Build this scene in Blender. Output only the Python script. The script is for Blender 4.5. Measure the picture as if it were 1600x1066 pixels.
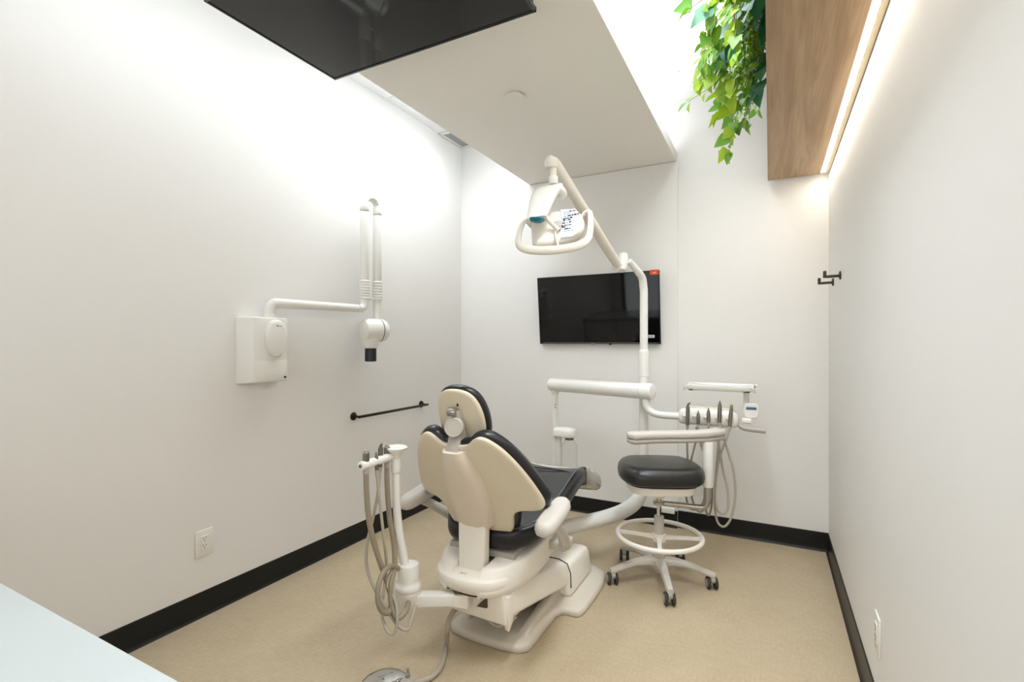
import bpy, bmesh, math, random
from mathutils import Vector, Matrix, Quaternion

# ------------------------------------------------------------------ scene, camera, world, light
for o in list(bpy.data.objects):
    bpy.data.objects.remove(o, do_unlink=True)
scene = bpy.context.scene
COL = scene.collection

cam_data = bpy.data.cameras.new('camera')
cam_data.sensor_width = 36.0
cam_data.lens = 17.37
cam_data.shift_y = 0.0006
cam_data.clip_start = 0.02
camera = bpy.data.objects.new('camera', cam_data)
camera.location = (0.0, 0.0, 1.30)
camera.rotation_euler = (math.radians(90), 0.0, math.radians(27.56))
COL.objects.link(camera)
scene.camera = camera

world = bpy.data.worlds.new('world')
world.use_nodes = True
world.node_tree.nodes['Background'].inputs[0].default_value = (0.96, 0.98, 1.0, 1)
world.node_tree.nodes['Background'].inputs[1].default_value = 1.66
scene.world = world

scene.view_settings.view_transform = 'Standard'
scene.view_settings.look = 'None'
scene.view_settings.gamma = 1.0
scene.view_settings.use_curve_mapping = False
scene.view_settings.exposure = 0.36

# room extents (metres)
XL, XR, YB, YR, ZC = -2.383, 0.322, 3.61, -1.25, 2.99
SX0, SX1, SZ = -1.712, -0.578, 2.56            # dropped soffit
PI = math.pi

def area_light(name, loc, rot, sx, sy, watts, col, spread=180):
    l = bpy.data.lights.new(name, 'AREA')
    l.shape = 'RECTANGLE'; l.size = sx; l.size_y = sy
    l.energy = watts; l.color = col; l.spread = math.radians(spread)
    o = bpy.data.objects.new(name, l)
    o.location = loc; o.rotation_euler = rot
    COL.objects.link(o)
    return o

COOL = (0.87, 0.945, 1.0)
WARM = (1.0, 0.90, 0.76)
YM, YLEN = (YB + YR) / 2, YB - YR
# LED tape lying in the two coves of the dropped soffit, shining up and outwards
area_light('cove_tape_left', (SX0 + 0.10, 2.20, SZ + 0.05), (0, math.radians(180 + 25), 0), 0.05, 2.7, 5.5, COOL)
area_light('cove_tape_right', (SX1 - 0.10, YM, SZ + 0.05), (0, math.radians(180 - 25), 0), 0.05, YLEN - 0.1, 9, COOL)
# daylight comes in through the open glazed front behind the camera; the portal only guides sampling of the sky
pt = area_light('front_portal', (-0.98, YR - 0.02, 1.22), (math.radians(-90), 0, math.radians(180)), 2.5, 2.36, 1.0, (1, 1, 1))
pt.data.cycles.is_portal = True
# flat LED panels in the ceiling of the two side recesses
PANELS = ((-1.98, 0.95, 0.40, 1.20, 2.0, 125), (-1.98, 2.55, 0.40, 1.20, 10, 150), (-0.30, 1.30, 0.42, 1.20, 19, 140), (-0.30, 2.60, 0.42, 1.20, 5.5, 125))
for px_, py_, sx_, sy_, w_, sp_ in PANELS:
    area_light('ceiling_panel_light', (px_, py_, ZC - 0.018), (0, 0, 0), sx_ - 0.04, sy_ - 0.04, w_, COOL, sp_)
# LED profile let into the underside of the timber bulkhead
area_light('bulkhead_tape', (0.288, YM, 2.322), (0, 0, 0), 0.018, YLEN - 0.14, 7.5, WARM)

# ------------------------------------------------------------------ materials
MATS = {}
def nodes_of(name):
    m = bpy.data.materials.new(name); m.use_nodes = True
    nt = m.node_tree
    return m, nt, nt.nodes['Principled BSDF']

def lin(c):
    return tuple(((v / 255) / 12.92 if v / 255 <= 0.04045 else ((v / 255 + 0.055) / 1.055) ** 2.4) for v in c) + (1,)

def mat(name, rgb, rough=0.5, metal=0.0, noise=0.04, nscale=30.0, bump=0.0, bscale=200.0, coat=0.0, spec=0.5, trans=0.0, ior=1.45):
    m, nt, b = nodes_of(name)
    c = lin(rgb)
    tc = nt.nodes.new('ShaderNodeTexCoord')
    nz = nt.nodes.new('ShaderNodeTexNoise'); nz.inputs['Scale'].default_value = nscale; nz.inputs['Detail'].default_value = 3
    nt.links.new(tc.outputs['Object'], nz.inputs['Vector'])
    rp = nt.nodes.new('ShaderNodeValToRGB')
    rp.color_ramp.elements[0].color = tuple(max(0, v * (1 - noise)) for v in c[:3]) + (1,)
    rp.color_ramp.elements[1].color = tuple(min(1, v * (1 + noise)) for v in c[:3]) + (1,)
    nt.links.new(nz.outputs['Fac'], rp.inputs['Fac'])
    nt.links.new(rp.outputs['Color'], b.inputs['Base Color'])
    b.inputs['Roughness'].default_value = rough
    b.inputs['Metallic'].default_value = metal
    b.inputs['Coat Weight'].default_value = coat
    b.inputs['Specular IOR Level'].default_value = spec
    b.inputs['Transmission Weight'].default_value = trans
    b.inputs['IOR'].default_value = ior
    if bump:
        n2 = nt.nodes.new('ShaderNodeTexNoise'); n2.inputs['Scale'].default_value = bscale; n2.inputs['Detail'].default_value = 4
        nt.links.new(tc.outputs['Object'], n2.inputs['Vector'])
        bp = nt.nodes.new('ShaderNodeBump'); bp.inputs['Strength'].default_value = bump; bp.inputs['Distance'].default_value = 0.002
        nt.links.new(n2.outputs['Fac'], bp.inputs['Height'])
        nt.links.new(bp.outputs['Normal'], b.inputs['Normal'])
    MATS[name] = m
    return m

mat('wall_paint', (236, 234, 231), 0.55, noise=0.008, nscale=2.0, bump=0.05, bscale=350, spec=0.3)
mat('ceiling_paint', (243, 243, 242), 0.8, noise=0.006, nscale=3.0, spec=0.2)
mat('soffit_paint', (242, 238, 230), 0.7, noise=0.006, nscale=2.0, spec=0.2)
mat('base_rubber', (17, 19, 19), 0.38, noise=0.15, nscale=8, spec=0.4)
mat('white_plastic', (236, 234, 228), 0.28, noise=0.012, nscale=12, coat=0.15)
mat('warm_white_plastic', (232, 227, 215), 0.32, noise=0.012, nscale=12, coat=0.1)
mat('cream_shell', (218, 206, 182), 0.42, noise=0.02, nscale=9, bump=0.03, bscale=500)
mat('spine_cream', (221, 208, 190), 0.4, noise=0.02, nscale=9)
mat('cream_cover', (246, 240, 230), 0.36, noise=0.015, nscale=10)
mat('base_enamel', (216, 208, 194), 0.38, noise=0.02, nscale=12)
mat('grey_plastic', (176, 170, 160), 0.4, noise=0.03, nscale=20)
mat('grey_paint', (200, 194, 184), 0.36, noise=0.02, nscale=20)
mat('arm_pad', (206, 200, 192), 0.45, noise=0.02, nscale=20)
mat('leather', (22, 23, 27), 0.30, noise=0.2, nscale=25, bump=0.25, bscale=260, coat=0.1)
mat('leather_matt', (38, 37, 36), 0.30, noise=0.12, nscale=25, bump=0.2, bscale=260)
mat('stitch', (120, 122, 128), 0.6, noise=0.1)
mat('toe_vinyl', (168, 162, 154), 0.25, noise=0.05, nscale=16, coat=0.4)
mat('hose', (150, 139, 120), 0.5, noise=0.05, nscale=40)
mat('hose_pale', (176, 168, 152), 0.5, noise=0.05, nscale=40)
mat('steel', (178, 174, 168), 0.28, metal=1.0, noise=0.06, nscale=60)
mat('chrome', (215, 215, 215), 0.08, metal=1.0, noise=0.02)
mat('dull_steel', (130, 124, 112), 0.38, metal=0.9, noise=0.1, nscale=60)
mat('brass', (178, 146, 84), 0.35, metal=1.0, noise=0.05)
mat('bronze', (46, 38, 32), 0.42, metal=0.5, noise=0.15, nscale=60)
mat('hook_metal', (62, 58, 50), 0.4, metal=0.6, noise=0.1, nscale=60)
mat('black_plastic', (18, 18, 19), 0.32, noise=0.1, nscale=30)
mat('bezel', (10, 11, 12), 0.25, noise=0.1, nscale=30)
mat('screen', (9, 9, 10), 0.04, noise=0.05, nscale=3, spec=0.45)
mat('cone_black', (24, 30, 38), 0.35, noise=0.1, nscale=30)
mat('teal_lens', (14, 118, 138), 0.2, noise=0.1, nscale=30)
mat('paper_label', (206, 210, 222), 0.6, noise=0.01)
mat('ink', (58, 60, 74), 0.6, noise=0.1)
mat('ink_grey', (120, 116, 108), 0.6, noise=0.1)
mat('orange_sticker', (232, 84, 20), 0.5, noise=0.03)
mat('lcd', (52, 78, 128), 0.15, noise=0.05)
mat('tyre', (62, 60, 55), 0.6, noise=0.08, nscale=40)
mat('tyre_hub', (178, 178, 168), 0.45, noise=0.05, nscale=40)
mat('dark_slot', (28, 26, 22), 0.7, noise=0.1)
mat('counter_top', (190, 198, 200), 0.22, noise=0.01, nscale=40, coat=0.2)
mat('cabinet_white', (228, 228, 224), 0.4, noise=0.01)
mat('plant_stem', (120, 112, 70), 0.7, noise=0.25, nscale=60)
mat('vent_grey', (176, 176, 190), 0.6, noise=0.03)
mat('recess_shade', (84, 74, 56), 0.7, noise=0.05)
mat('strip_beige', (186, 172, 142), 0.5, noise=0.03)
mat('soil', (52, 42, 32), 0.9, noise=0.3, nscale=60)

def floor_mat():
    m, nt, b = nodes_of('vinyl_floor')
    tc = nt.nodes.new('ShaderNodeTexCoord')
    outs = []
    for sc in ((14, 150, 1), (110, 26, 1)):
        mp = nt.nodes.new('ShaderNodeMapping'); mp.inputs['Scale'].default_value = sc
        nt.links.new(tc.outputs['Object'], mp.inputs['Vector'])
        n = nt.nodes.new('ShaderNodeTexNoise'); n.inputs['Scale'].default_value = 1.0; n.inputs['Detail'].default_value = 5; n.inputs['Roughness'].default_value = 0.7
        nt.links.new(mp.outputs[0], n.inputs['Vector']); outs.append(n)
    mx = nt.nodes.new('ShaderNodeMath'); mx.operation = 'ADD'
    nt.links.new(outs[0].outputs['Fac'], mx.inputs[0]); nt.links.new(outs[1].outputs['Fac'], mx.inputs[1])
    n3 = nt.nodes.new('ShaderNodeTexNoise'); n3.inputs['Scale'].default_value = 5.0; n3.inputs['Detail'].default_value = 4
    nt.links.new(tc.outputs['Object'], n3.inputs['Vector'])
    ad = nt.nodes.new('ShaderNodeMath'); ad.operation = 'MULTIPLY_ADD'; ad.inputs[1].default_value = 0.45
    nt.links.new(n3.outputs['Fac'], ad.inputs[0]); nt.links.new(mx.outputs[0], ad.inputs[2])
    rp = nt.nodes.new('ShaderNodeValToRGB')
    e = rp.color_ramp.elements
    e[0].position = 0.92; e[0].color = lin((168, 147, 113))
    e[1].position = 1.5; e[1].color = lin((204, 187, 155))
    mr = rp.color_ramp.elements.new(1.0); mr.position = 0.98; mr.color = lin((186, 167, 134))
    sc = nt.nodes.new('ShaderNodeMath'); sc.operation = 'MULTIPLY'; sc.inputs[1].default_value = 1.0
    mr2 = nt.nodes.new('ShaderNodeMapRange'); mr2.inputs[1].default_value = 0.85; mr2.inputs[2].default_value = 1.6
    nt.links.new(ad.outputs[0], mr2.inputs[0])
    e = rp.color_ramp.elements
    pos = (0.05, 0.5, 0.95)
    cols = (lin((175, 157, 129)), lin((187, 170, 142)), lin((198, 182, 154)))
    for el, p, c in zip(e, pos, cols):
        el.position = p; el.color = c
    nt.links.new(mr2.outputs[0], rp.inputs['Fac'])
    nt.links.new(rp.outputs['Color'], b.inputs['Base Color'])
    b.inputs['Roughness'].default_value = 0.42
    b.inputs['Specular IOR Level'].default_value = 0.35
    bp = nt.nodes.new('ShaderNodeBump'); bp.inputs['Strength'].default_value = 0.06; bp.inputs['Distance'].default_value = 0.001
    nt.links.new(mx.outputs[0], bp.inputs['Height']); nt.links.new(bp.outputs['Normal'], b.inputs['Normal'])
    MATS['vinyl_floor'] = m

def wood_mat():
    m, nt, b = nodes_of('oak_veneer')
    tc = nt.nodes.new('ShaderNodeTexCoord')
    mp = nt.nodes.new('ShaderNodeMapping'); mp.inputs['Scale'].default_value = (16, 1.1, 16)
    nt.links.new(tc.outputs['Object'], mp.inputs['Vector'])
    n1 = nt.nodes.new('ShaderNodeTexNoise'); n1.inputs['Scale'].default_value = 1.0; n1.inputs['Detail'].default_value = 6; n1.inputs['Distortion'].default_value = 1.2
    nt.links.new(mp.outputs[0], n1.inputs['Vector'])
    mp2 = nt.nodes.new('ShaderNodeMapping'); mp2.inputs['Scale'].default_value = (140, 3.5, 140)
    nt.links.new(tc.outputs['Object'], mp2.inputs['Vector'])
    n2 = nt.nodes.new('ShaderNodeTexNoise'); n2.inputs['Scale'].default_value = 1.0; n2.inputs['Detail'].default_value = 4
    nt.links.new(mp2.outputs[0], n2.inputs['Vector'])
    ad = nt.nodes.new('ShaderNodeMath'); ad.operation = 'MULTIPLY_ADD'; ad.inputs[1].default_value = 0.5
    nt.links.new(n2.outputs['Fac'], ad.inputs[0]); nt.links.new(n1.outputs['Fac'], ad.inputs[2])
    mr = nt.nodes.new('ShaderNodeMapRange'); mr.inputs[1].default_value = 0.5; mr.inputs[2].default_value = 1.0
    nt.links.new(ad.outputs[0], mr.inputs[0])
    rp = nt.nodes.new('ShaderNodeValToRGB')
    rp.color_ramp.elements[0].color = lin((146, 118, 86)); rp.color_ramp.elements[1].color = lin((182, 154, 120))
    nt.links.new(mr.outputs[0], rp.inputs['Fac']); nt.links.new(rp.outputs['Color'], b.inputs['Base Color'])
    b.inputs['Roughness'].default_value = 0.5
    MATS['oak_veneer'] = m

def emit_mat(name, col, strength):
    m, nt, b = nodes_of(name)
    b.inputs['Base Color'].default_value = (1, 1, 1, 1)
    b.inputs['Emission Color'].default_value = col + (1,)
    b.inputs['Emission Strength'].default_value = strength
    MATS[name] = m

def leaf_mat(name, c0, c1, scale=35.0):
    m, nt, b = nodes_of(name)
    tc = nt.nodes.new('ShaderNodeTexCoord')
    oi = nt.nodes.new('ShaderNodeObjectInfo')
    nz = nt.nodes.new('ShaderNodeTexNoise'); nz.inputs['Scale'].default_value = scale; nz.inputs['Detail'].default_value = 3
    nt.links.new(tc.outputs['Object'], nz.inputs['Vector'])
    ad = nt.nodes.new('ShaderNodeMath'); ad.operation = 'MULTIPLY_ADD'; ad.inputs[1].default_value = 1.66
    nt.links.new(oi.outputs['Random'], ad.inputs[0]); nt.links.new(nz.outputs['Fac'], ad.inputs[2])
    mr = nt.nodes.new('ShaderNodeMapRange'); mr.inputs[1].default_value = 0.35; mr.inputs[2].default_value = 1.2
    nt.links.new(ad.outputs[0], mr.inputs[0])
    rp = nt.nodes.new('ShaderNodeValToRGB')
    rp.color_ramp.elements[0].color = lin(c0); rp.color_ramp.elements[1].color = lin(c1)
    nt.links.new(mr.outputs[0], rp.inputs['Fac'])
    nt.links.new(rp.outputs['Color'], b.inputs['Base Color'])
    b.inputs['Roughness'].default_value = 0.45
    tr = nt.nodes.new('ShaderNodeBsdfTranslucent'); nt.links.new(rp.outputs['Color'], tr.inputs['Color'])
    ms = nt.nodes.new('ShaderNodeMixShader'); ms.inputs[0].default_value = 0.35
    nt.links.new(b.outputs[0], ms.inputs[1]); nt.links.new(tr.outputs[0], ms.inputs[2])
    nt.links.new(ms.outputs[0], nt.nodes['Material Output'].inputs['Surface'])
    MATS[name] = m

def glass_mat():
    m, nt, b = nodes_of('bottle_plastic')
    b.inputs['Base Color'].default_value = lin((232, 232, 228)); b.inputs['Roughness'].default_value = 0.12
    b.inputs['Transmission Weight'].default_value = 0.85; b.inputs['IOR'].default_value = 1.15
    b.inputs['Alpha'].default_value = 0.4
    MATS['bottle_plastic'] = m

def pane_mat():
    m, nt, b = nodes_of('clear_glass')
    tr = nt.nodes.new('ShaderNodeBsdfTransparent'); gl = nt.nodes.new('ShaderNodeBsdfGlossy'); gl.inputs['Roughness'].default_value = 0.02
    lw = nt.nodes.new('ShaderNodeFresnel'); lw.inputs['IOR'].default_value = 1.3
    ms = nt.nodes.new('ShaderNodeMixShader')
    nt.links.new(lw.outputs[0], ms.inputs[0]); nt.links.new(tr.outputs[0], ms.inputs[1]); nt.links.new(gl.outputs[0], ms.inputs[2])
    nt.links.new(ms.outputs[0], nt.nodes['Material Output'].inputs['Surface'])
    MATS['clear_glass'] = m

floor_mat(); wood_mat(); glass_mat(); pane_mat()
emit_mat('led_warm', (1.0, 0.93, 0.82), 9.0)
emit_mat('led_cool', (0.94, 0.97, 1.0), 1.0)
leaf_mat('leaf_bright', (78, 132, 22), (162, 192, 50))
leaf_mat('leaf_mid', (58, 120, 30), (120, 172, 58))
leaf_mat('leaf_dark', (18, 74, 50), (66, 130, 96))

# ------------------------------------------------------------------ mesh helpers
def V(*a): return Vector(a)

def catmull(pts, n=6, closed=False):
    P = [Vector(p) for p in pts]; m = len(P); out = []
    rng = range(m) if closed else range(m - 1)
    for i in rng:
        if closed:
            p0, p1, p2, p3 = P[(i - 1) % m], P[i], P[(i + 1) % m], P[(i + 2) % m]
        else:
            p0, p1, p2, p3 = P[max(i - 1, 0)], P[i], P[i + 1], P[min(i + 2, m - 1)]
        for k in range(n):
            t = k / n
            out.append(0.5 * ((2 * p1) + (p2 - p0) * t + (2 * p0 - 5 * p1 + 4 * p2 - p3) * t * t + (3 * p1 - p0 - 3 * p2 + p3) * t ** 3))
    if not closed: out.append(P[-1])
    return out

class MB:
    def __init__(self):
        self.bm = bmesh.new()
    def box(self, c, s, bevel=0.0, seg=2, rot=None):
        b = bmesh.new()
        bmesh.ops.create_cube(b, size=1.0)
        for v in b.verts: v.co = Vector((v.co.x * s[0], v.co.y * s[1], v.co.z * s[2]))
        if bevel > 0:
            bmesh.ops.bevel(b, geom=list(b.edges), offset=min(bevel, min(s) * 0.49), segments=seg, profile=0.5, affect='EDGES')
        M = Matrix.Translation(Vector(c))
        if rot is not None: M = M @ rot.to_4x4()
        self._merge(b, M); return self
    def _merge(self, b, M=None):
        if M is not None: bmesh.ops.transform(b, matrix=M, verts=list(b.verts))
        vm = {v: self.bm.verts.new(v.co) for v in b.verts}
        for f in b.faces:
            try: self.bm.faces.new([vm[v] for v in f.verts])
            except ValueError: pass
        b.free()
    def wedge(self, corners8, bevel=0.0, seg=2):
        # corners: bottom 4 (ccw) then top 4
        b = bmesh.new(); vs = [b.verts.new(c) for c in corners8]
        for f in ((3, 2, 1, 0), (4, 5, 6, 7), (0, 1, 5, 4), (1, 2, 6, 5), (2, 3, 7, 6), (3, 0, 4, 7)):
            b.faces.new([vs[i] for i in f])
        if bevel: bmesh.ops.bevel(b, geom=list(b.edges), offset=bevel, segments=seg, profile=0.5, affect='EDGES')
        self._merge(b); return self
    def loft(self, loops, cap=True, closed_loop=True):
        rows = [[self.bm.verts.new(p) for p in L] for L in loops]
        n = len(rows[0])
        for a, b in zip(rows, rows[1:]):
            for i in range(n if closed_loop else n - 1):
                j = (i + 1) % n
                try: self.bm.faces.new((a[i], a[j], b[j], b[i]))
                except ValueError: pass
        if cap:
            for r, rev in ((rows[0], True), (rows[-1], False)):
                try: self.bm.faces.new(list(reversed(r)) if rev else r)
                except ValueError: pass
        return self
    def tube(self, pts, r, seg=12, cap=True, smooth=0, flat=1.0):
        pts = [Vector(p) for p in pts]
        if smooth:
            if isinstance(r, (list, tuple)):
                rr = [x.x for x in catmull([(q, 0, 0) for q in r], smooth)]
            else: rr = None
            pts = catmull(pts, smooth)
        else: rr = list(r) if isinstance(r, (list, tuple)) else None
        if rr is None: rr = [r] * len(pts)
        n = len(pts); loops = []; up = None
        for i, p in enumerate(pts):
            t = (pts[min(i + 1, n - 1)] - pts[max(i - 1, 0)])
            if t.length < 1e-9: t = Vector((0, 0, 1))
            t.normalize()
            if up is None:
                a = Vector((0, 0, 1)) if abs(t.z) < 0.9 else Vector((1, 0, 0))
                up = (a - t * a.dot(t)).normalized()
            else:
                up = up - t * up.dot(t)
                up = up.normalized() if up.length > 1e-6 else t.orthogonal().normalized()
            s = t.cross(up)
            loops.append([p + (s * math.cos(2 * PI * k / seg) + up * math.sin(2 * PI * k / seg) * flat) * rr[i] for k in range(seg)])
        return self.loft(loops, cap)
    def cyl(self, p0, p1, r0, r1=None, seg=24, bev=0.0):
        p0, p1 = Vector(p0), Vector(p1); r1 = r0 if r1 is None else r1
        if bev:
            t = (p1 - p0).normalized()
            return self.tube([p0, p0 + t * bev * 0.3, p0 + t * bev, p1 - t * bev, p1 - t * bev * 0.3, p1],
                             [r0 - bev, r0 - bev * 0.3, r0, r1, r1 - bev * 0.3, r1 - bev], seg)
        return self.tube([p0, p1], [r0, r1], seg)
    def lathe(self, prof, origin=(0, 0, 0), axis=(0, 0, 1), seg=28):
        o = Vector(origin); q = Vector((0, 0, 1)).rotation_difference(Vector(axis).normalized())
        loops = []
        for r, z in prof:
            r = max(r, 1e-4)
            loops.append([o + q @ Vector((r * math.cos(2 * PI * k / seg), r * math.sin(2 * PI * k / seg), z)) for k in range(seg)])
        return self.loft(loops)
    def pillow(self, outline, layers, mapfn, center=(0, 0), rings=(0.82, 0.6, 0.36, 0.15), bulge0=0.0, bulge1=0.0):
        """outline: closed 2-D points; layers: [(inset, depth)...]; the first and last layer are capped by rings towards center"""
        O = [Vector((p[0], p[1])) for p in outline]; n = len(O); c = Vector(center)
        area = sum(O[i].x * O[(i + 1) % n].y - O[(i + 1) % n].x * O[i].y for i in range(n))
        sg = 1 if area > 0 else -1
        N = []
        for i in range(n):
            t = (O[(i + 1) % n] - O[(i - 1) % n]); t = t.normalized() if t.length > 1e-9 else Vector((1, 0))
            N.append(Vector((-t.y, t.x)) * sg)
        loops = []
        def cap_rings(ins, dep, bul):
            base = [O[i] + N[i] * ins for i in range(n)]
            return [[mapfn(*(c + (b - c) * s), dep + bul * (1 - s * s)) for b in base] for s in rings]
        L0 = cap_rings(layers[0][0], layers[0][1], bulge0); L1 = cap_rings(layers[-1][0], layers[-1][1], bulge1)
        loops += list(reversed(L0))
        for ins, dep in layers:
            loops.append([mapfn(*(O[i] + N[i] * ins), dep) for i in range(n)])
        loops += L1
        return self.loft(loops)
    def quadgrid(self, fn, nu, nv):
        g = [[self.bm.verts.new(fn(i / nu, j / nv)) for j in range(nv + 1)] for i in range(nu + 1)]
        for i in range(nu):
            for j in range(nv):
                self.bm.faces.new((g[i][j], g[i + 1][j], g[i + 1][j + 1], g[i][j + 1]))
        return self
    def mesh(self, name, smooth=True, ang=38):
        bmesh.ops.remove_doubles(self.bm, verts=list(self.bm.verts), dist=1e-5)
        bmesh.ops.recalc_face_normals(self.bm, faces=list(self.bm.faces))
        me = bpy.data.meshes.new(name); self.bm.to_mesh(me); self.bm.free()
        if smooth:
            for p in me.polygons: p.use_smooth = True
            me.set_sharp_from_angle(angle=math.radians(ang))
        return me
    def build(self, name, material, parent=None, smooth=True, ang=38, label=None):
        me = self.mesh(name, smooth, ang)
        me.materials.append(MATS[material])
        o = bpy.data.objects.new(name, me); COL.objects.link(o)
        if parent is not None: put(o, parent)
        if label: o['label'] = label
        return o

def put(o, parent):
    # parents sit unrotated at their base point; keep world coordinates of the part
    o.parent = parent
    o.matrix_parent_inverse = Matrix.Translation(parent_world(parent)).inverted()

def parent_world(p):
    v = Vector(p.location)
    if p.parent is not None:
        # a part keeps its vertices in world coordinates, so its own matrix is the identity
        return Vector((0, 0, 0))
    return v

def tag(o, label=None, cat=None, group=None, kind=None):
    if label: o['label'] = label
    if cat: o['category'] = cat
    if group: o['group'] = group
    if kind: o['kind'] = kind
    return o

def thing(name, label, cat, loc, group=None):
    o = bpy.data.objects.new(name, None); o.empty_display_size = 0.05
    o.location = loc; COL.objects.link(o)
    return tag(o, label, cat, group)

def struct(name, mb, material, label=None, smooth=False, parent=None):
    o = mb.build(name, material, parent, smooth=smooth)
    if parent is None: o['kind'] = 'structure'
    if label: o['label'] = label
    return o

def sphere_prof(r, n=8, z0=0.0):
    return [(r * math.sin(PI * i / n), z0 - r * math.cos(PI * i / n)) for i in range(n + 1)]

def text_obj(body, size, material, parent, M, name='lettering', extrude=0.0003):
    cu = bpy.data.curves.new(name, 'FONT'); cu.body = body; cu.size = size; cu.extrude = extrude
    cu.align_x = 'CENTER'; cu.align_y = 'CENTER'
    tmp = bpy.data.objects.new(name, cu); COL.objects.link(tmp)
    dg = bpy.context.evaluated_depsgraph_get()
    me = bpy.data.meshes.new_from_object(tmp.evaluated_get(dg))
    bpy.data.objects.remove(tmp, do_unlink=True); bpy.data.curves.remove(cu)
    me.transform(M); me.materials.clear(); me.materials.append(MATS[material])
    o = bpy.data.objects.new(name, me); COL.objects.link(o); put(o, parent)
    return o

def frame(o, e1, e2, e3):
    m = Matrix((e1, e2, e3)).transposed().to_4x4(); m.translation = Vector(o); return m

# ------------------------------------------------------------------ room shell
TH = 0.12
struct('floor', MB().box(((XL + XR) / 2, YM, -0.05), (XR - XL + 2 * TH, YLEN + 2 * TH, 0.1)), 'vinyl_floor', 'tan linen-look vinyl floor')
ceil = struct('ceiling', MB().box(((XL + XR) / 2, YM, ZC + 0.05), (XR - XL + 2 * TH, YLEN + 2 * TH, 0.1)), 'ceiling_paint', 'high white ceiling above the dropped soffit')
struct('wall_left', MB().box((XL - TH / 2, YM, ZC / 2), (TH, YLEN, ZC)), 'wall_paint', 'long off-white side wall with the x-ray arm')
struct('wall_right', MB().box((XR + TH / 2, YM, ZC / 2), (TH, YLEN, ZC)), 'wall_paint', 'off-white side wall under the timber bulkhead')
wb = struct('wall_back', MB().box(((XL + XR) / 2, YB + TH / 2, ZC / 2), (XR - XL + 2 * TH, TH, ZC)), 'wall_paint', 'off-white end wall carrying the television')
struct('wall_panel', MB().box(((SX0 + SX1) / 2, YB - 0.010, SZ / 2 - 0.001), (SX1 - SX0 + 0.016, 0.030, SZ - 0.004)), 'wall_paint', parent=wb)
# open glazed front behind the camera: header, end piers, dark mullions
OX0, OX1, OZ = -2.23, 0.27, 2.40
wr = MB()
wr.box(((XL + XR) / 2, YR - TH / 2, (OZ + ZC) / 2), (XR - XL + 2 * TH, TH, ZC - OZ))
wr.box(((XL - TH + OX0) / 2, YR - TH / 2, OZ / 2), (OX0 - XL + TH, TH, OZ))
wr.box(((XR + TH + OX1) / 2, YR - TH / 2, OZ / 2), (XR + TH - OX1, TH, OZ))
struct('wall_rear', wr, 'wall_paint', 'off-white front wall with a wide glazed opening behind the camera')
win = struct('window_1', MB().box(((OX0 + OX1) / 2, YR - TH / 2, OZ - 0.025), (OX1 - OX0, 0.06, 0.05)), 'bezel', 'dark framed glazed front behind the camera')
for x in (OX0 + 0.025, -1.35, -0.72, OX1 - 0.025):
    struct('window_frame', MB().box((x, YR - TH / 2, OZ / 2 - 0.025), (0.05, 0.06, OZ - 0.05)), 'bezel', parent=win)
for x0, x1 in ((OX0 + 0.05, -1.375), (-1.325, -0.745)):
    struct('window_pane', MB().box(((x0 + x1) / 2, YR - TH / 2, OZ / 2 - 0.025), (x1 - x0, 0.008, OZ - 0.05)), 'clear_glass', parent=win)

def baseboard(name, p0, p1, nrm, label):
    # rubber cove base: flat face, rounded top, small toe
    p0, p1, nv = Vector(p0), Vector(p1), Vector(nrm)
    prof = [(0, 0), (0.016, 0), (0.012, 0.004), (0.0075, 0.012), (0.006, 0.022), (0.006, 0.112), (0.0045, 0.116), (0, 0.117)]
    loops = [[p + nv * a + Vector((0, 0, b)) for a, b in prof] for p in (p0, p1)]
    return struct(name, MB().loft(loops), 'base_rubber', label)
baseboard('baseboard_left', (XL, YR, 0), (XL, YB, 0), (1, 0, 0), 'black rubber base along the long side wall')
baseboard('baseboard_right', (XR, YR, 0), (XR, YB, 0), (-1, 0, 0), 'black rubber base below the timber bulkhead')
baseboard('baseboard_rear', (XL, YR, 0), (OX0, YR, 0), (0, 1, 0), 'black rubber base on the short pier behind the counter')
bb = baseboard('baseboard_back', (SX1 + 0.008, YB, 0), (XR, YB, 0), (0, -1, 0), 'black rubber base along the end wall')
for a, b, yy in ((XL, SX0 - 0.008, YB), (SX0 - 0.008, SX1 + 0.008, YB - 0.025)):
    prof = [(0, 0), (0.016, 0), (0.012, 0.004), (0.0075, 0.012), (0.006, 0.022), (0.006, 0.112), (0.0045, 0.116), (0, 0.117)]
    struct('base_length', MB().loft([[Vector((x, yy - q, z)) for q, z in prof] for x in (a, b)]), 'base_rubber', parent=bb)

# ceiling grid bars (visible as faint seams in the two side recesses)
for i, y in enumerate((3.255, 2.645, 2.035, 1.425, 0.815, 0.205)):
    for x0, x1 in ((XL, -1.45), (-0.85, XR)):
        struct('ceiling_grid_bar', MB().box(((x0 + x1) / 2, y, ZC - 0.002), (x1 - x0, 0.014, 0.006)), 'ceiling_paint', parent=ceil)

# dropped soffit with two light coves
sof = struct('trim_1', MB().box(((SX0 + SX1) / 2, YM, SZ + 0.0125), (SX1 - SX0, YLEN, 0.025), 0.002, 1), 'soffit_paint', 'dropped ceiling soffit panel with light coves along both edges')
for x in (SX0 + 0.0075, SX1 - 0.0075):
    struct('soffit_lip', MB().box((x, YM, SZ + 0.0475), (0.015, YLEN, 0.045), 0.001, 1), 'ceiling_paint', parent=sof)
struct('soffit_core', MB().box(((SX0 + SX1) / 2, YM, (SZ + 0.025 + ZC) / 2), (SX1 - SX0 - 0.5, YLEN, ZC - SZ - 0.025)), 'ceiling_paint', parent=sof)
for x in (SX0 + 0.10, SX1 - 0.10):
    struct('led_tape', MB().box((x, YM, SZ + 0.031), (0.03, YLEN - 0.1, 0.012), 0.002, 1), 'white_plastic', parent=sof)

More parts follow.
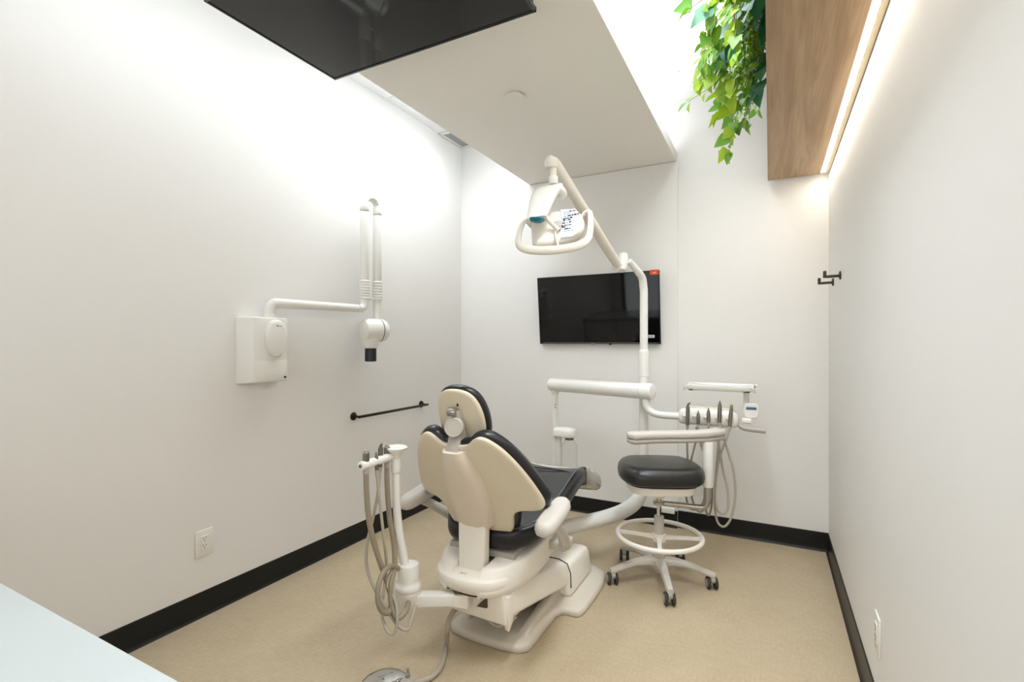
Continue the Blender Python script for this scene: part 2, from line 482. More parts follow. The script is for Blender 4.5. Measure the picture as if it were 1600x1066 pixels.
# timber bulkhead with LED channel, running along the right wall
BX0, BX1, BZ0, BZ1 = -0.012, XR - 0.002, 2.33, 2.76
bk = thing('timber_bulkhead', 'long oak veneer planter bulkhead along the right wall with a recessed light strip', 'bulkhead', (0.15, YB, BZ0))
y0, y1 = YR + 0.004, YB - 0.045
MB().box(((BX0 + 0.274) / 2, (y0 + y1) / 2, BZ0 + 0.009), (0.274 - BX0, y1 - y0, 0.018), 0.0008, 1).build('bottom_panel', 'oak_veneer', bk, smooth=False)
MB().box(((0.302 + BX1) / 2, (y0 + y1) / 2, BZ0 + 0.009), (BX1 - 0.302, y1 - y0, 0.018), 0.0008, 1).build('wall_strip', 'strip_beige', bk, smooth=False)
MB().box((BX0 + 0.009, (y0 + y1) / 2, (BZ0 + BZ1) / 2 + 0.009), (0.018, y1 - y0, BZ1 - BZ0 - 0.018), 0.0008, 1).build('side_panel', 'oak_veneer', bk, smooth=False)
MB().box(((BX0 + BX1) / 2, y1 - 0.009, (BZ0 + BZ1) / 2), (BX1 - BX0 - 0.04, 0.018, BZ1 - BZ0 - 0.04)).build('end_panel', 'oak_veneer', bk, smooth=False)
ch = MB(); ch.box((0.2755, (y0 + y1) / 2, BZ0 + 0.013), (0.003, y1 - y0 - 0.01, 0.02)); ch.box((0.3005, (y0 + y1) / 2, BZ0 + 0.013), (0.003, y1 - y0 - 0.01, 0.02))
ch.build('channel', 'white_plastic', bk, smooth=False)
MB().box((0.288, (y0 + y1) / 2, BZ0 + 0.008), (0.020, y1 - y0 - 0.012, 0.006)).build('diffuser', 'led_warm', bk, smooth=False, label='glowing warm white light strip')
MB().box(((BX0 + BX1) / 2 + 0.009, (y0 + y1) / 2, BZ1 - 0.1), (BX1 - BX0 - 0.02, y1 - y0 - 0.04, 0.02)).build('soil_tray', 'soil', bk, smooth=False)

names = ('flat ceiling light panel above the near part of the left wall', 'flat ceiling light panel between the x-ray arm and the vent', 'flat ceiling light panel over the near part of the right hand recess', 'flat ceiling light panel in the right hand recess beside the plants')
for (px_, py_, sx_, sy_, w_, sp_), nm in zip(PANELS, names):
    pn = thing('ceiling_light', nm, 'ceiling light', (px_, py_, ZC), 'flat ceiling light panels')
    fr = MB()
    for c, q in (((px_ - sx_ / 2 + 0.008, py_), (0.016, sy_)), ((px_ + sx_ / 2 - 0.008, py_), (0.016, sy_)), ((px_, py_ - sy_ / 2 + 0.008), (sx_, 0.016)), ((px_, py_ + sy_ / 2 - 0.008), (sx_, 0.016))):
        fr.box((c[0], c[1], ZC - 0.008), (q[0], q[1], 0.016), 0.002, 1)
    fr.build('frame', 'ceiling_paint', pn, smooth=False)
    MB().box((px_, py_, ZC - 0.007), (sx_ - 0.03, sy_ - 0.03, 0.008)).build('diffuser', 'led_cool', pn, smooth=False)

# ceiling vent in the left recess
vt = thing('ceiling_vent', 'small white louvred air vent in the ceiling over the left wall', 'vent', (-2.27, 3.45, ZC))
f = MB()
for c, s in (((-2.27, 3.285, ZC - 0.006), (0.20, 0.02, 0.012)), ((-2.27, 3.595, ZC - 0.006), (0.20, 0.02, 0.012)), ((-2.365, 3.44, ZC - 0.006), (0.02, 0.31, 0.012)), ((-2.175, 3.44, ZC - 0.006), (0.02, 0.31, 0.012))):
    f.box(c, s, 0.002, 1)
f.build('frame', 'white_plastic', vt, smooth=False)
MB().box((-2.27, 3.44, ZC - 0.0015), (0.18, 0.30, 0.002)).build('backing', 'vent_grey', vt, smooth=False)
for i in range(12):
    MB().box((-2.27, 3.305 + i * 0.0245, ZC - 0.008), (0.175, 0.014, 0.003), rot=Matrix.Rotation(0.45, 3, 'X')).build('slat', 'white_plastic', vt, smooth=False)

# sprinkler cover disc
d = MB().lathe([(0, 0), (0.046, 0), (0.048, -0.003), (0.047, -0.006), (0, -0.007)], (-1.157, 2.245, SZ - 0.006)).lathe([(0, 0), (0.040, 0), (0.040, -0.006), (0, -0.006)], (-1.157, 2.245, SZ)).build('sprinkler_cover', 'soffit_paint')
tag(d, 'flat round cover disc in the underside of the soffit', 'sprinkler')

# ------------------------------------------------------------------ foreground counter
ct = thing('counter', 'white counter in the near left corner of the room', 'counter', (-1.4, 0.03, 0))
MB().box(((XL - 0.45) / 2, 0.03, 0.885), (-0.45 - XL, 0.61, 0.03), 0.003, 2).build('worktop', 'counter_top', ct)
MB().box(((XL - 0.48) / 2, 0.02, 0.485), (-0.48 - XL, 0.55, 0.77)).build('cabinet_body', 'cabinet_white', ct, smooth=False)
MB().box(((XL - 0.50) / 2, 0.02, 0.05), (-0.52 - XL, 0.48, 0.10)).build('plinth', 'base_rubber', ct, smooth=False)
for i in range(4):
    x = XL + 0.24 + i * 0.474
    dr = MB().box((x, 0.304, 0.485), (0.466, 0.018, 0.76), 0.002, 1).build('door', 'cabinet_white', ct, smooth=False)
    h = MB().tube([(x + 0.19, 0.313, 0.70), (x + 0.19, 0.338, 0.70), (x + 0.19, 0.338, 0.82), (x + 0.19, 0.313, 0.82)], 0.005, 8).build('handle', 'steel', dr)

# ------------------------------------------------------------------ televisions
def panel_tv(root, M, w, h, t, bez, foot):
    """local x right, y up, z towards the viewer; M maps to world"""
    def bx(c, s, bev=0.0): 
        m = MB().box(c, s, bev, 2); bmesh.ops.transform(m.bm, matrix=M, verts=list(m.bm.verts)); return m
    bx((0, 0, -t * 0.5 - 0.004), (w * 0.985, h * 0.98, t - 0.008), 0.006).build('back_shell', 'black_plastic', root)
    fr = MB()
    for c, s in (((0, h / 2 - bez / 2, 0), (w, bez, 0.018)), ((0, -h / 2 + foot / 2, 0), (w, foot, 0.018)), ((-w / 2 + bez / 2, 0, 0), (bez, h - 0.001, 0.018)), ((w / 2 - bez / 2, 0, 0), (bez, h - 0.001, 0.018))):
        fr.box(c, s, 0.002, 2)
    bmesh.ops.transform(fr.bm, matrix=M, verts=list(fr.bm.verts)); fr.build('bezel', 'bezel', root)
    bx((0, (foot - bez) / 2, 0.003), (w - 2 * bez, h - bez - foot, 0.006)).build('screen', 'screen', root, smooth=False)
    return bx

# wall television
tl, tr_, bl, br_ = V(-1.603, 3.50, 1.795), V(-0.677, 3.50, 1.795), V(-1.603, 3.558, 1.283), V(-0.677, 3.558, 1.283)
ex = (tr_ - tl).normalized(); ey = (tl - bl).normalized(); ez = ex.cross(ey)
Mtv = frame((tl + br_) / 2, ex, ey, ez)
w, h = (tr_ - tl).length, (tl - bl).length
tv = thing('wall_television', 'wide black flat television on the end wall behind the light pole', 'television', (-1.14, 3.58, 1.54))
tb = panel_tv(tv, Mtv, w, h, 0.03, 0.008, 0.012)
tb((0, -h / 2 + 0.0085, 0.0105), (w * 0.94, 0.0025, 0.003)).build('trim_strip', 'steel', tv, smooth=False)
tb((-0.03, -h / 2 - 0.001, 0.006), (0.034, 0.010, 0.012), 0.003).build('logo_tab', 'steel', tv)
tb((0.10, -h / 2 - 0.003, 0.002), (0.02, 0.008, 0.012), 0.003).build('sensor', 'black_plastic', tv)
stk = tb((w / 2 - 0.034, h / 2 - 0.012, 0.0098), (0.058, 0.034, 0.0012)).build('sticker', 'orange_sticker', tv, smooth=False, label='orange corner sticker')
st2 = MB().loft([[Mtv @ V(w / 2 - 0.045 + a, h / 2 - 0.020 + b, 0.0106 + c) for a, b in ((0, 0), (0.022, 0), (0.018, 0.012), (0.008, 0.006))] for c in (0, 0.0005)]).build('sticker_drawing', 'paper_label', stk, smooth=False)
lb = tb((w / 2 - 0.068, -h / 2 + 0.055, 0.0065), (0.052, 0.019, 0.0012)).build('label', 'white_plastic', tv, smooth=False, label='small white label')
for i, (a, b_) in enumerate(((-0.013, 0.012), (0.004, 0.010), (0.016, 0.008))):
    tb((w / 2 - 0.068 + a, -h / 2 + 0.055, 0.0073), (b_, 0.007, 0.0008)).build('label_print', 'ink', lb, smooth=False)
MB().box((-1.14, 3.571, 1.54), (0.30, 0.028, 0.22), 0.004).build('bracket', 'black_plastic', tv)

# ceiling television facing down
ctv = thing('ceiling_television', 'large glossy black television hung face down under the soffit', 'television', (-1.19, 1.26, SZ))
CZ = 2.432
Mc = frame((-1.1905, 1.263, CZ + 0.009), V(1, 0, 0), V(0, -1, 0), V(0, 0, -1))
cb = panel_tv(ctv, Mc, 0.96, 0.562, 0.045, 0.009, 0.012)
MB().box((-1.19, 1.26, (CZ + 0.05 + SZ) / 2), (0.42, 0.30, SZ - CZ - 0.052), 0.004).build('mount', 'black_plastic', ctv)

# ------------------------------------------------------------------ left wall: outlet, rail
def outlet(name, label, pos, nx, along):
    """duplex outlet plate; nx = +-1 outward x direction, along y"""
    t = thing(name, label, 'outlet', pos)
    x, y, z = pos
    W, Hh = 0.083, 0.124
    o = [(-W / 2, -Hh / 2), (W / 2, -Hh / 2), (W / 2, Hh / 2), (-W / 2, Hh / 2)]
    MB().box((x + nx * 0.003, y, z), (0.006, W, Hh), 0.002, 2).build('plate', 'white_plastic', t)
    ins = MB().box((x + nx * 0.0068, y, z), (0.004, 0.034, 0.068), 0.001, 1).build('receptacle', 'white_plastic', t)
    sl = MB()
    for dz in (0.019, -0.015):
        sl.box((x + nx * 0.0090, y - 0.0065 * along, z + dz + 0.005), (0.0008, 0.0022, 0.008))
        sl.box((x + nx * 0.0090, y + 0.0065 * along, z + dz + 0.005), (0.0008, 0.0022, 0.0065))
        sl.cyl((x + nx * 0.0086, y, z + dz - 0.007), (x + nx * 0.0094, y, z + dz - 0.007), 0.0026, seg=10)
    sl.build('slots', 'dark_slot', ins, smooth=False)
    return t
outlet('power_outlet', 'white double power outlet low on the left wall', (XL, 1.402, 0.346), 1, 1)
outlet('power_outlet', 'white outlet plate low on the right wall seen edge on', (XR, 2.03, 0.325), -1, 1)

rl = thing('wall_rail', 'slim dark bronze towel bar on the left wall behind the headrest', 'towel bar', (XL, 2.7, 0.818))
for y in (2.352, 3.05):
    MB().lathe([(0, 0), (0.026, 0), (0.026, 0.006), (0.022, 0.010), (0.010, 0.012), (0, 0.012)], (XL, y, 0.818), (1, 0, 0)).build('rosette', 'bronze', rl)
    MB().cyl((XL + 0.01, y, 0.818), (XL + 0.056, y, 0.818), 0.008).build('standoff', 'bronze', rl)
MB().cyl((XL + 0.058, 2.352 - 0.012, 0.818), (XL + 0.058, 3.062, 0.818), 0.009, bev=0.003).build('bar', 'bronze', rl)

for i, (y, z, lab) in enumerate(((3.02, 1.640, 'dark metal robe hook on the right wall, the nearer and higher looking of two'), (3.345, 1.640, 'dark metal robe hook on the right wall, the one closest to the room corner'))):
    hk = thing('robe_hook', lab, 'hook', (XR, y, z), 'robe hooks on the right wall')
    MB().lathe([(0, 0), (0.022, 0), (0.022, 0.005), (0.019, 0.008), (0, 0.008)], (XR, y, z), (-1, 0, 0)).build('rosette', 'hook_metal', hk)
    MB().cyl((XR - 0.006, y, z - 0.002), (XR - 0.068, y, z - 0.004), 0.0075).build('arm', 'hook_metal', hk)
    MB().box((XR - 0.070, y, z + 0.008), (0.015, 0.022, 0.036), 0.003, 2).build('upturn', 'hook_metal', hk)

cv = MB().box((-0.645, YB - 0.045, 0.122), (0.12, 0.03, 0.036), 0.003, 2).build('cable_cover', 'white_plastic')
tag(cv, 'small white cable cover on the end wall just above the black base', 'cover')

# ------------------------------------------------------------------ wall x-ray unit
xr = thing('dental_xray_unit', 'white folding dental x-ray arm and control box on the left wall', 'x-ray', (XL, 1.68, 1.085))
bx0, bx1 = 1.570, 1.786
MB().wedge([(XL, bx0 - 0.012, 1.085), (XL, bx1 + 0.012, 1.085), (XL + 0.098, bx1, 1.092), (XL + 0.085, bx0 + 0.03, 1.092),
            (XL, bx0 - 0.012, 1.425), (XL, bx1 + 0.012, 1.425), (XL + 0.098, bx1, 1.425), (XL + 0.085, bx0 + 0.03, 1.425)], 0.006, 3).build('control_box', 'white_plastic', xr)
# recessed lower cover panel
MB().box((XL + 0.0885, 1.6935, 1.150), (0.012, 0.176, 0.104), 0.003, 2, rot=Matrix.Rotation(-0.07, 3, 'Z')).build('lower_cover', 'white_plastic', xr)
egg = [(0.058 * math.sin(a) * (1.0 + 0.10 * math.cos(a)), 0.098 * math.cos(a) - 0.004) for a in [2 * PI * k / 40 for k in range(40)]]
eg = MB().pillow(egg, [(0, 0), (0, 0.020), (0.004, 0.026), (0.012, 0.030)], lambda u, v, t: V(XL + 0.088 + t + u * 0.06, 1.715 + u, 1.320 + v), bulge1=0.006).build('oval_cover', 'white_plastic', xr)
MB().box((XL + 0.124, 1.706, 1.382), (0.0012, 0.006, 0.007)).build('brand_mark', 'ink', eg, smooth=False)
MB().box((XL + 0.1255, 1.722, 1.380), (0.0012, 0.018, 0.003)).build('brand_line', 'ink_grey', eg, smooth=False)
MB().cyl((XL + 0.098, 1.768, 1.112), (XL + 0.1045, 1.768, 1.112), 0.006, seg=14).build('power_button', 'ink', xr)
MB().cyl((XL + 0.055, 1.712, 1.415), (XL + 0.055, 1.712, 1.445), 0.034, 0.030, bev=0.004).build('swivel_collar', 'white_plastic', xr)
MB().tube([(XL + 0.055, 1.712, 1.43), (XL + 0.056, 1.712, 1.470), (XL + 0.062, 1.728, 1.497), (XL + 0.072, 1.760, 1.503), (XL + 0.10, 1.95, 1.504), (XL + 0.125, 2.28, 1.506)],
          [0.028, 0.028, 0.028, 0.027, 0.025, 0.024], 20, smooth=6).build('horizontal_arm', 'white_plastic', xr)
AX = XL + 0.13
MB().tube([(AX, 2.265, 1.506), (AX, 2.295, 1.510), (AX, 2.316, 1.535), (AX, 2.318, 1.565), (AX, 2.318, 1.60)], [0.0245, 0.0255, 0.026, 0.026, 0.026], 20, smooth=5).build('elbow', 'white_plastic', xr)
def bellows(y, z0, z1):
    pr = []
    n = 7
    for i in range(n):
        a = z0 + (z1 - z0) * i / n; b = z0 + (z1 - z0) * (i + 1) / n
        pr += [(0.027, a), (0.0325, a + (b - a) * 0.3), (0.0325, a + (b - a) * 0.7), (0.027, b)]
    return MB().lathe([(0.02, z0)] + pr + [(0.02, z1)], (AX, y, 0))
bellows(2.318, 1.565, 1.685).build('bellows', 'white_plastic', xr)
bellows(2.432, 1.565, 1.69).build('bellows', 'white_plastic', xr)
MB().cyl((AX, 2.318, 1.675), (AX, 2.318, 2.115), 0.028, bev=0.003).build('scissor_arm', 'white_plastic', xr)
MB().cyl((AX, 2.432, 1.675), (AX, 2.432, 2.115), 0.028, bev=0.003).build('scissor_arm', 'white_plastic', xr)
for y in (2.318, 2.432):
    MB().cyl((AX, y, 2.118), (AX, y, 2.172), 0.0295, 0.026, bev=0.006).build('arm_cap', 'white_plastic', xr)
MB().tube([(AX, 2.318, 2.165), (AX, 2.340, 2.200), (AX, 2.375, 2.212), (AX, 2.410, 2.200), (AX, 2.432, 2.165)], [0.022, 0.024, 0.026, 0.024, 0.022], 14, smooth=4, flat=0.8).build('top_joint', 'white_plastic', xr)
MB().cyl((AX, 2.365, 1.572), (AX, 2.40, 1.572), 0.007, seg=10).build('tie_rod', 'white_plastic', xr)
MB().cyl((AX, 2.432, 1.575), (AX, 2.432, 1.43), 0.0255, 0.0255).build('drop_tube', 'white_plastic', xr)
# tube head: a fat horizontal drum with a black ring, cone below
hd = MB().lathe([(0, -0.075), (0.045, -0.074), (0.064, -0.062), (0.074, -0.03), (0.075, 0.04), (0.075, 0.043)], (AX, 2.385, 1.372), (0.25, 0.97, 0)).build('tube_head', 'white_plastic', xr)
MB().lathe([(0.0745, 0.0425), (0.0745, 0.049)], (AX, 2.385, 1.372), (0.25, 0.97, 0)).build('head_seam', 'black_plastic', xr)
MB().lathe([(0.075, 0.0485), (0.074, 0.070), (0.066, 0.088), (0.05, 0.097), (0, 0.099)], (AX, 2.385, 1.372), (0.25, 0.97, 0)).build('head_cap', 'white_plastic', xr)
MB().lathe([(0.052, 0), (0.050, -0.05), (0.043, -0.066), (0.034, -0.068)], (AX, 2.372, 1.325)).build('cone_socket', 'white_plastic', xr)
MB().lathe([(0.034, 0), (0.036, -0.004), (0.036, -0.085), (0.033, -0.088), (0.030, -0.088), (0.029, -0.03), (0, -0.03)], (AX, 2.372, 1.262)).build('aiming_cone', 'cone_black', xr)

# ------------------------------------------------------------------ dental chair
AXC = -1.09
dc = thing('dental_chair', 'reclined dental chair with black leather seat and cream shells seen from behind', 'dental chair', (AXC, 2.2, 0))

# base plate on the floor
half = [(0.0, 1.815), (0.10, 1.818), (0.165, 1.832), (0.195, 1.862), (0.20, 1.92), (0.197, 2.05), (0.20, 2.155), (0.215, 2.19), (0.245, 2.198), (0.282, 2.20), (0.300, 2.215), (0.308, 2.26), (0.312, 2.40), (0.310, 2.54), (0.29, 2.65), (0.22, 2.70), (0.0, 2.705)]
ol = half + [(-u, v) for u, v in reversed(half[1:-1])]
MB().pillow(ol, [(0.004, 0.0), (0.0, 0.004), (0.0, 0.020), (0.006, 0.030), (0.018, 0.036)], lambda u, v, t: V(AXC + u, v, t), center=(0, 2.35), bulge1=0.004).build('base_plate', 'base_enamel', dc, ang=50)
# raised rails of the base
for s in (1, -1):
    x0, x1 = AXC + s * 0.115, AXC + s * 0.172
    MB().wedge([(min(x0, x1), 1.88, 0.03), (max(x0, x1), 1.88, 0.03), (max(x0, x1), 2.35, 0.03), (min(x0, x1), 2.35, 0.03),
                (min(x0, x1) + 0.008, 1.92, 0.048), (max(x0, x1) - 0.008, 1.92, 0.048), (max(x0, x1) - 0.008, 2.35, 0.10), (min(x0, x1) + 0.008, 2.35, 0.10)], 0.008, 3).build('base_rail', 'base_enamel', dc)
# pump housing over the front of the base
MB().wedge([(AXC - 0.225, 2.285, 0.03), (AXC + 0.225, 2.285, 0.03), (AXC + 0.225, 2.63, 0.03), (AXC - 0.225, 2.63, 0.03),
            (AXC - 0.215, 2.29, 0.212), (AXC + 0.215, 2.29, 0.212), (AXC + 0.21, 2.60, 0.185), (AXC - 0.21, 2.60, 0.185)], 0.03, 4).build('pump_housing', 'cream_cover', dc)
# lift arm cover rising to the rear
def slab(y0, zb0, zt0, hw0, y1, zb1, zt1, hw1, bev, seg=3):
    return MB().wedge([(AXC - hw0, y0, zb0), (AXC + hw0, y0, zb0), (AXC + hw1, y1, zb1), (AXC - hw1, y1, zb1),
                       (AXC - hw0 + 0.012, y0, zt0), (AXC + hw0 - 0.012, y0, zt0), (AXC + hw1 - 0.012, y1, zt1), (AXC - hw1 + 0.012, y1, zt1)], bev, seg)
slab(1.752, 0.196, 0.318, 0.178, 2.278, 0.098, 0.218, 0.215, 0.018).build('lift_arm_cover', 'cream_cover', dc)
slab(1.80, 0.150, 0.22, 0.13, 2.30, 0.05, 0.12, 0.15, 0.01).build('lift_arm', 'grey_plastic', dc)
# gap strip between the arm and the pump housing
MB().tube([(AXC - 0.2, 2.283, 0.219), (AXC + 0.16, 2.283, 0.220), (AXC + 0.205, 2.284, 0.205), (AXC + 0.223, 2.284, 0.16), (AXC + 0.225, 2.284, 0.09)], 0.0026, 6).build('cover_seam', 'dark_slot', dc)
# rear yoke block under the lid
MB().wedge([(AXC - 0.135, 1.725, 0.172), (AXC + 0.165, 1.725, 0.165), (AXC + 0.165, 1.90, 0.165), (AXC - 0.135, 1.90, 0.172),
            (AXC - 0.145, 1.715, 0.300), (AXC + 0.160, 1.715, 0.300), (AXC + 0.160, 1.95, 0.300), (AXC - 0.145, 1.95, 0.300)], 0.012, 3).build('rear_yoke', 'cream_cover', dc)
MB().wedge([(AXC + 0.150, 1.735, 0.15), (AXC + 0.172, 1.735, 0.14), (AXC + 0.172, 1.775, 0.17), (AXC + 0.150, 1.775, 0.17),
            (AXC + 0.150, 1.728, 0.285), (AXC + 0.172, 1.728, 0.285), (AXC + 0.172, 1.775, 0.285), (AXC + 0.150, 1.775, 0.285)], 0.005, 2).build('yoke_ear', 'cream_cover', dc)
MB().tube([(AXC + 0.06, 1.745, 0.17), (AXC + 0.10, 1.75, 0.145), (AXC + 0.14, 1.77, 0.15), (AXC + 0.17, 1.80, 0.175)], 0.006, 8, smooth=4).build('yoke_hose', 'grey_plastic', dc)
MB().wedge([(AXC + 0.035, 1.709, 0.225), (AXC + 0.082, 1.711, 0.228), (AXC + 0.082, 1.722, 0.228), (AXC + 0.035, 1.722, 0.225),
            (AXC + 0.06, 1.708, 0.252), (AXC + 0.082, 1.709, 0.272), (AXC + 0.082, 1.722, 0.272), (AXC + 0.06, 1.722, 0.252)], 0.001, 1).build('recess', 'recess_shade', dc, smooth=False)  # solid dark wedge, its colour stands in for the shade inside a recess
# upper frame (lid) that carries the seat: bowl shaped, notched for the hinge plate
def lid_map(u, v, t): return V(AXC + u, v, t)
lh = [(0.0, 1.636), (0.06, 1.640), (0.115, 1.662), (0.155, 1.705), (0.18, 1.78), (0.195, 1.88), (0.20, 2.0), (0.19, 2.2), (0.15, 2.29), (0.0, 2.30)]
lo = lh + [(-u, v) for u, v in reversed(lh[1:-1])]
lo = [(p.x, p.y) for p in catmull([(a, b, 0) for a, b in lo], 3, True)]
MB().pillow(lo, [(0.045, 0.288), (0.022, 0.296), (0.006, 0.318), (0.0, 0.330), (0.001, 0.354), (0.006, 0.360)], lid_map, center=(0, 1.98), bulge1=0.002).build('upper_frame', 'cream_cover', dc, ang=50)
# two raised horns beside the hinge
for s in (1, -1):
    hn = [(0.066, 1.70), (0.066, 1.660), (0.070, 1.648), (0.100, 1.654), (0.135, 1.678), (0.165, 1.716), (0.190, 1.785), (0.204, 1.88), (0.206, 2.0), (0.190, 2.12), (0.12, 2.14), (0.078, 2.12), (0.068, 2.0), (0.066, 1.85)]
    hn = [(p.x * s, p.y) for p in catmull([(a, b, 0) for a, b in hn], 3, True)]
    MB().pillow(hn, [(0.016, 0.290), (0.008, 0.298), (0.002, 0.318), (0.0, 0.352), (0.002, 0.384), (0.006, 0.391), (0.014, 0.394)], lambda u, v, t: V(AXC + u, v + 0.05 * max(0, (t - 0.32) / 0.08), t + 0.10 * max(0, v - 1.68) * (t - 0.29) / 0.1), center=(s * 0.135, 1.92), bulge1=0.002).build('frame_horn', 'cream_cover', dc, ang=60)
MB().tube([(AXC + 0.11, 1.694, 0.290), (AXC + 0.05, 1.676, 0.287), (AXC - 0.02, 1.672, 0.288), (AXC - 0.10, 1.682, 0.291)], [0.002, 0.005, 0.005, 0.002], 8, smooth=4).build('frame_shadow_line', 'dark_slot', dc)  # dark tube drawing the line of shade under the frame's front edge
text_obj('311', 0.020, 'ink_grey', dc, frame((AXC - 0.010, 1.682, 0.3618), V(0.99, 0.05, 0), V(-0.05, 0.99, 0), V(0, 0, 1)), 'model_mark')
# seat support
slab(1.83, 0.385, 0.43, 0.15, 2.42, 0.385, 0.53, 0.15, 0.01).build('seat_support', 'cream_cover', dc)
slab(1.80, 0.395, 0.425, 0.165, 1.98, 0.395, 0.45, 0.165, 0.006).build('seat_pan', 'grey_plastic', dc)

# seat cushion
def zs(y):
    pts = [(1.70, 0.435), (1.80, 0.430), (1.92, 0.443), (2.10, 0.480), (2.32, 0.530), (2.46, 0.545), (2.58, 0.520), (2.70, 0.470), (2.80, 0.428), (2.95, 0.385)]
    for (a, b), (c, d) in zip(pts, pts[1:]):
        if y <= c:
            t = (y - a) / (c - a); t = max(0, t); return b + (d - b) * t
    return pts[-1][1]
def seat_map(u, v, t):
    # smooth the profile a little
    z = sum(zs(v + k * 0.035) for k in (-2, -1, 0, 1, 2)) / 5
    return V(AXC + u, v, z + t + 0.25 * u * u)
sh = [(0.0, 1.782), (0.09, 1.784), (0.15, 1.798), (0.20, 1.845), (0.235, 1.92), (0.25, 2.02), (0.25, 2.15), (0.243, 2.30), (0.23, 2.45), (0.212, 2.58), (0.19, 2.72), (0.165, 2.785), (0.11, 2.81), (0.0, 2.815)]
so = sh + [(-u, v) for u, v in reversed(sh[1:-1])]
so = [(p.x, p.y) for p in catmull([(a, b, 0) for a, b in so], 3, True)]
RNG = (0.93, 0.84, 0.7, 0.52, 0.32, 0.14)
MB().pillow(so, [(0.02, 0.0), (0.004, 0.006), (0.0, 0.02), (0.0, 0.058), (0.006, 0.072), (0.018, 0.081), (0.03, 0.083)], seat_map, center=(0, 2.30), rings=RNG, bulge1=-0.012).build('seat_cushion', 'leather', dc, ang=60)
st = MB()
def seat_line(pts, r=0.0016, dz=0.083):
    st.tube([seat_map(u, v, dz) for u, v in [(p.x, p.y) for p in catmull([(a, b, 0) for a, b in pts], 6)]], r, 6)
for s in (1, -1):
    seat_line([(s * 0.07, 1.80), (s * 0.14, 1.815), (s * 0.195, 1.88), (s * 0.218, 1.98), (s * 0.22, 2.1), (s * 0.21, 2.3), (s * 0.19, 2.5)])
    seat_line([(s * 0.13, 1.815), (s * 0.115, 1.86), (s * 0.10, 1.95), (s * 0.10, 2.1)], 0.003, 0.080)
st.build('stitching', 'stitch', dc)
# knee crease
cr = MB()
cr.tube([seat_map(u, v, 0.078) for u, v in ((-0.19, 2.36), (-0.12, 2.42), (0.0, 2.44), (0.12, 2.43), (0.19, 2.38), (0.215, 2.30))], 0.004, 6, smooth=4)
cr.build('knee_crease', 'leather_matt', dc)
# translucent toe cover
th_ = [(0.0, 2.57), (0.10, 2.565), (0.19, 2.55), (0.226, 2.535), (0.230, 2.60), (0.222, 2.74), (0.200, 2.85), (0.13, 2.895), (0.0, 2.90)]
to = th_ + [(-u, v) for u, v in reversed(th_[1:-1])]
to = [(p.x, p.y) for p in catmull([(a, b, 0) for a, b in to], 3, True)]
MB().pillow(to, [(0.03, -0.010), (0.008, 0.0), (0.0, 0.018), (0.0, 0.05), (0.006, 0.070), (0.018, 0.083), (0.034, 0.088)], seat_map, center=(0, 2.73), bulge1=-0.002).build('toe_cover', 'toe_vinyl', dc, ang=60)

# backrest
def back_map(u, z, t):
    return V(AXC + u, 1.808 - 0.52 * (z - 0.49) + 0.75 * u * u + t, z + 0.30 * t)
bh = [(0.0, 0.896), (0.035, 0.897), (0.065, 0.905), (0.09, 0.925), (0.118, 0.937), (0.150, 0.929), (0.19, 0.897), (0.222, 0.855), (0.25, 0.805), (0.275, 0.748), (0.295, 0.69), (0.300, 0.655), (0.288, 0.632), (0.255, 0.622), (0.215, 0.620), (0.185, 0.610), (0.168, 0.588), (0.160, 0.555), (0.148, 0.52), (0.12, 0.497), (0.08, 0.489), (0.0, 0.487)]
bo = bh + [(-u, v) for u, v in reversed(bh[1:-1])]
bo = [(p.x, p.y) for p in catmull([(a, b, 0) for a, b in bo], 3, True)]
BR = (0.94, 0.85, 0.72, 0.56, 0.4, 0.24, 0.1)
MB().pillow(bo, [(0.006, -0.004), (0.001, 0.0), (0.0, 0.006), (0.001, 0.014)], back_map, center=(0, 0.72), rings=BR).build('back_shell', 'cream_shell', dc, ang=50)
MB().pillow(bo, [(0.02, 0.012), (-0.002, 0.014), (-0.010, 0.024), (-0.012, 0.042), (-0.006, 0.062), (0.008, 0.072), (0.022, 0.075)], back_map, center=(0, 0.72), rings=BR, bulge1=-0.02).build('back_cushion', 'leather', dc, ang=60)
# spine
spn = [(0.880, 0.042, 0.036), (0.862, 0.047, 0.042), (0.82, 0.060, 0.044), (0.76, 0.078, 0.045), (0.70, 0.088, 0.047), (0.64, 0.088, 0.048), (0.58, 0.078, 0.050), (0.545, 0.070, 0.048)]
loops = []
for z, hw, dp in spn:
    L = []
    for u, t in ((-hw - 0.012, 0.004), (-hw - 0.004, -dp * 0.55), (-hw + 0.010, -dp * 0.93), (-hw * 0.4, -dp), (hw * 0.4, -dp), (hw - 0.010, -dp * 0.93), (hw + 0.004, -dp * 0.55), (hw + 0.012, 0.004)):
        L.append(back_map(u, z, t))
    loops.append(L)
sp = MB(); sp.loft(loops); 
sp.build('spine_cover', 'spine_cream', dc, ang=50)
# hinge plate
MB().wedge([(AXC - 0.064, 1.726, 0.355), (AXC + 0.058, 1.726, 0.355), (AXC + 0.058, 1.775, 0.355), (AXC - 0.064, 1.775, 0.355),
            (AXC - 0.066, 1.728, 0.562), (AXC + 0.062, 1.728, 0.562), (AXC + 0.062, 1.775, 0.562), (AXC - 0.066, 1.775, 0.562)], 0.007, 3).build('hinge_plate', 'cream_cover', dc)

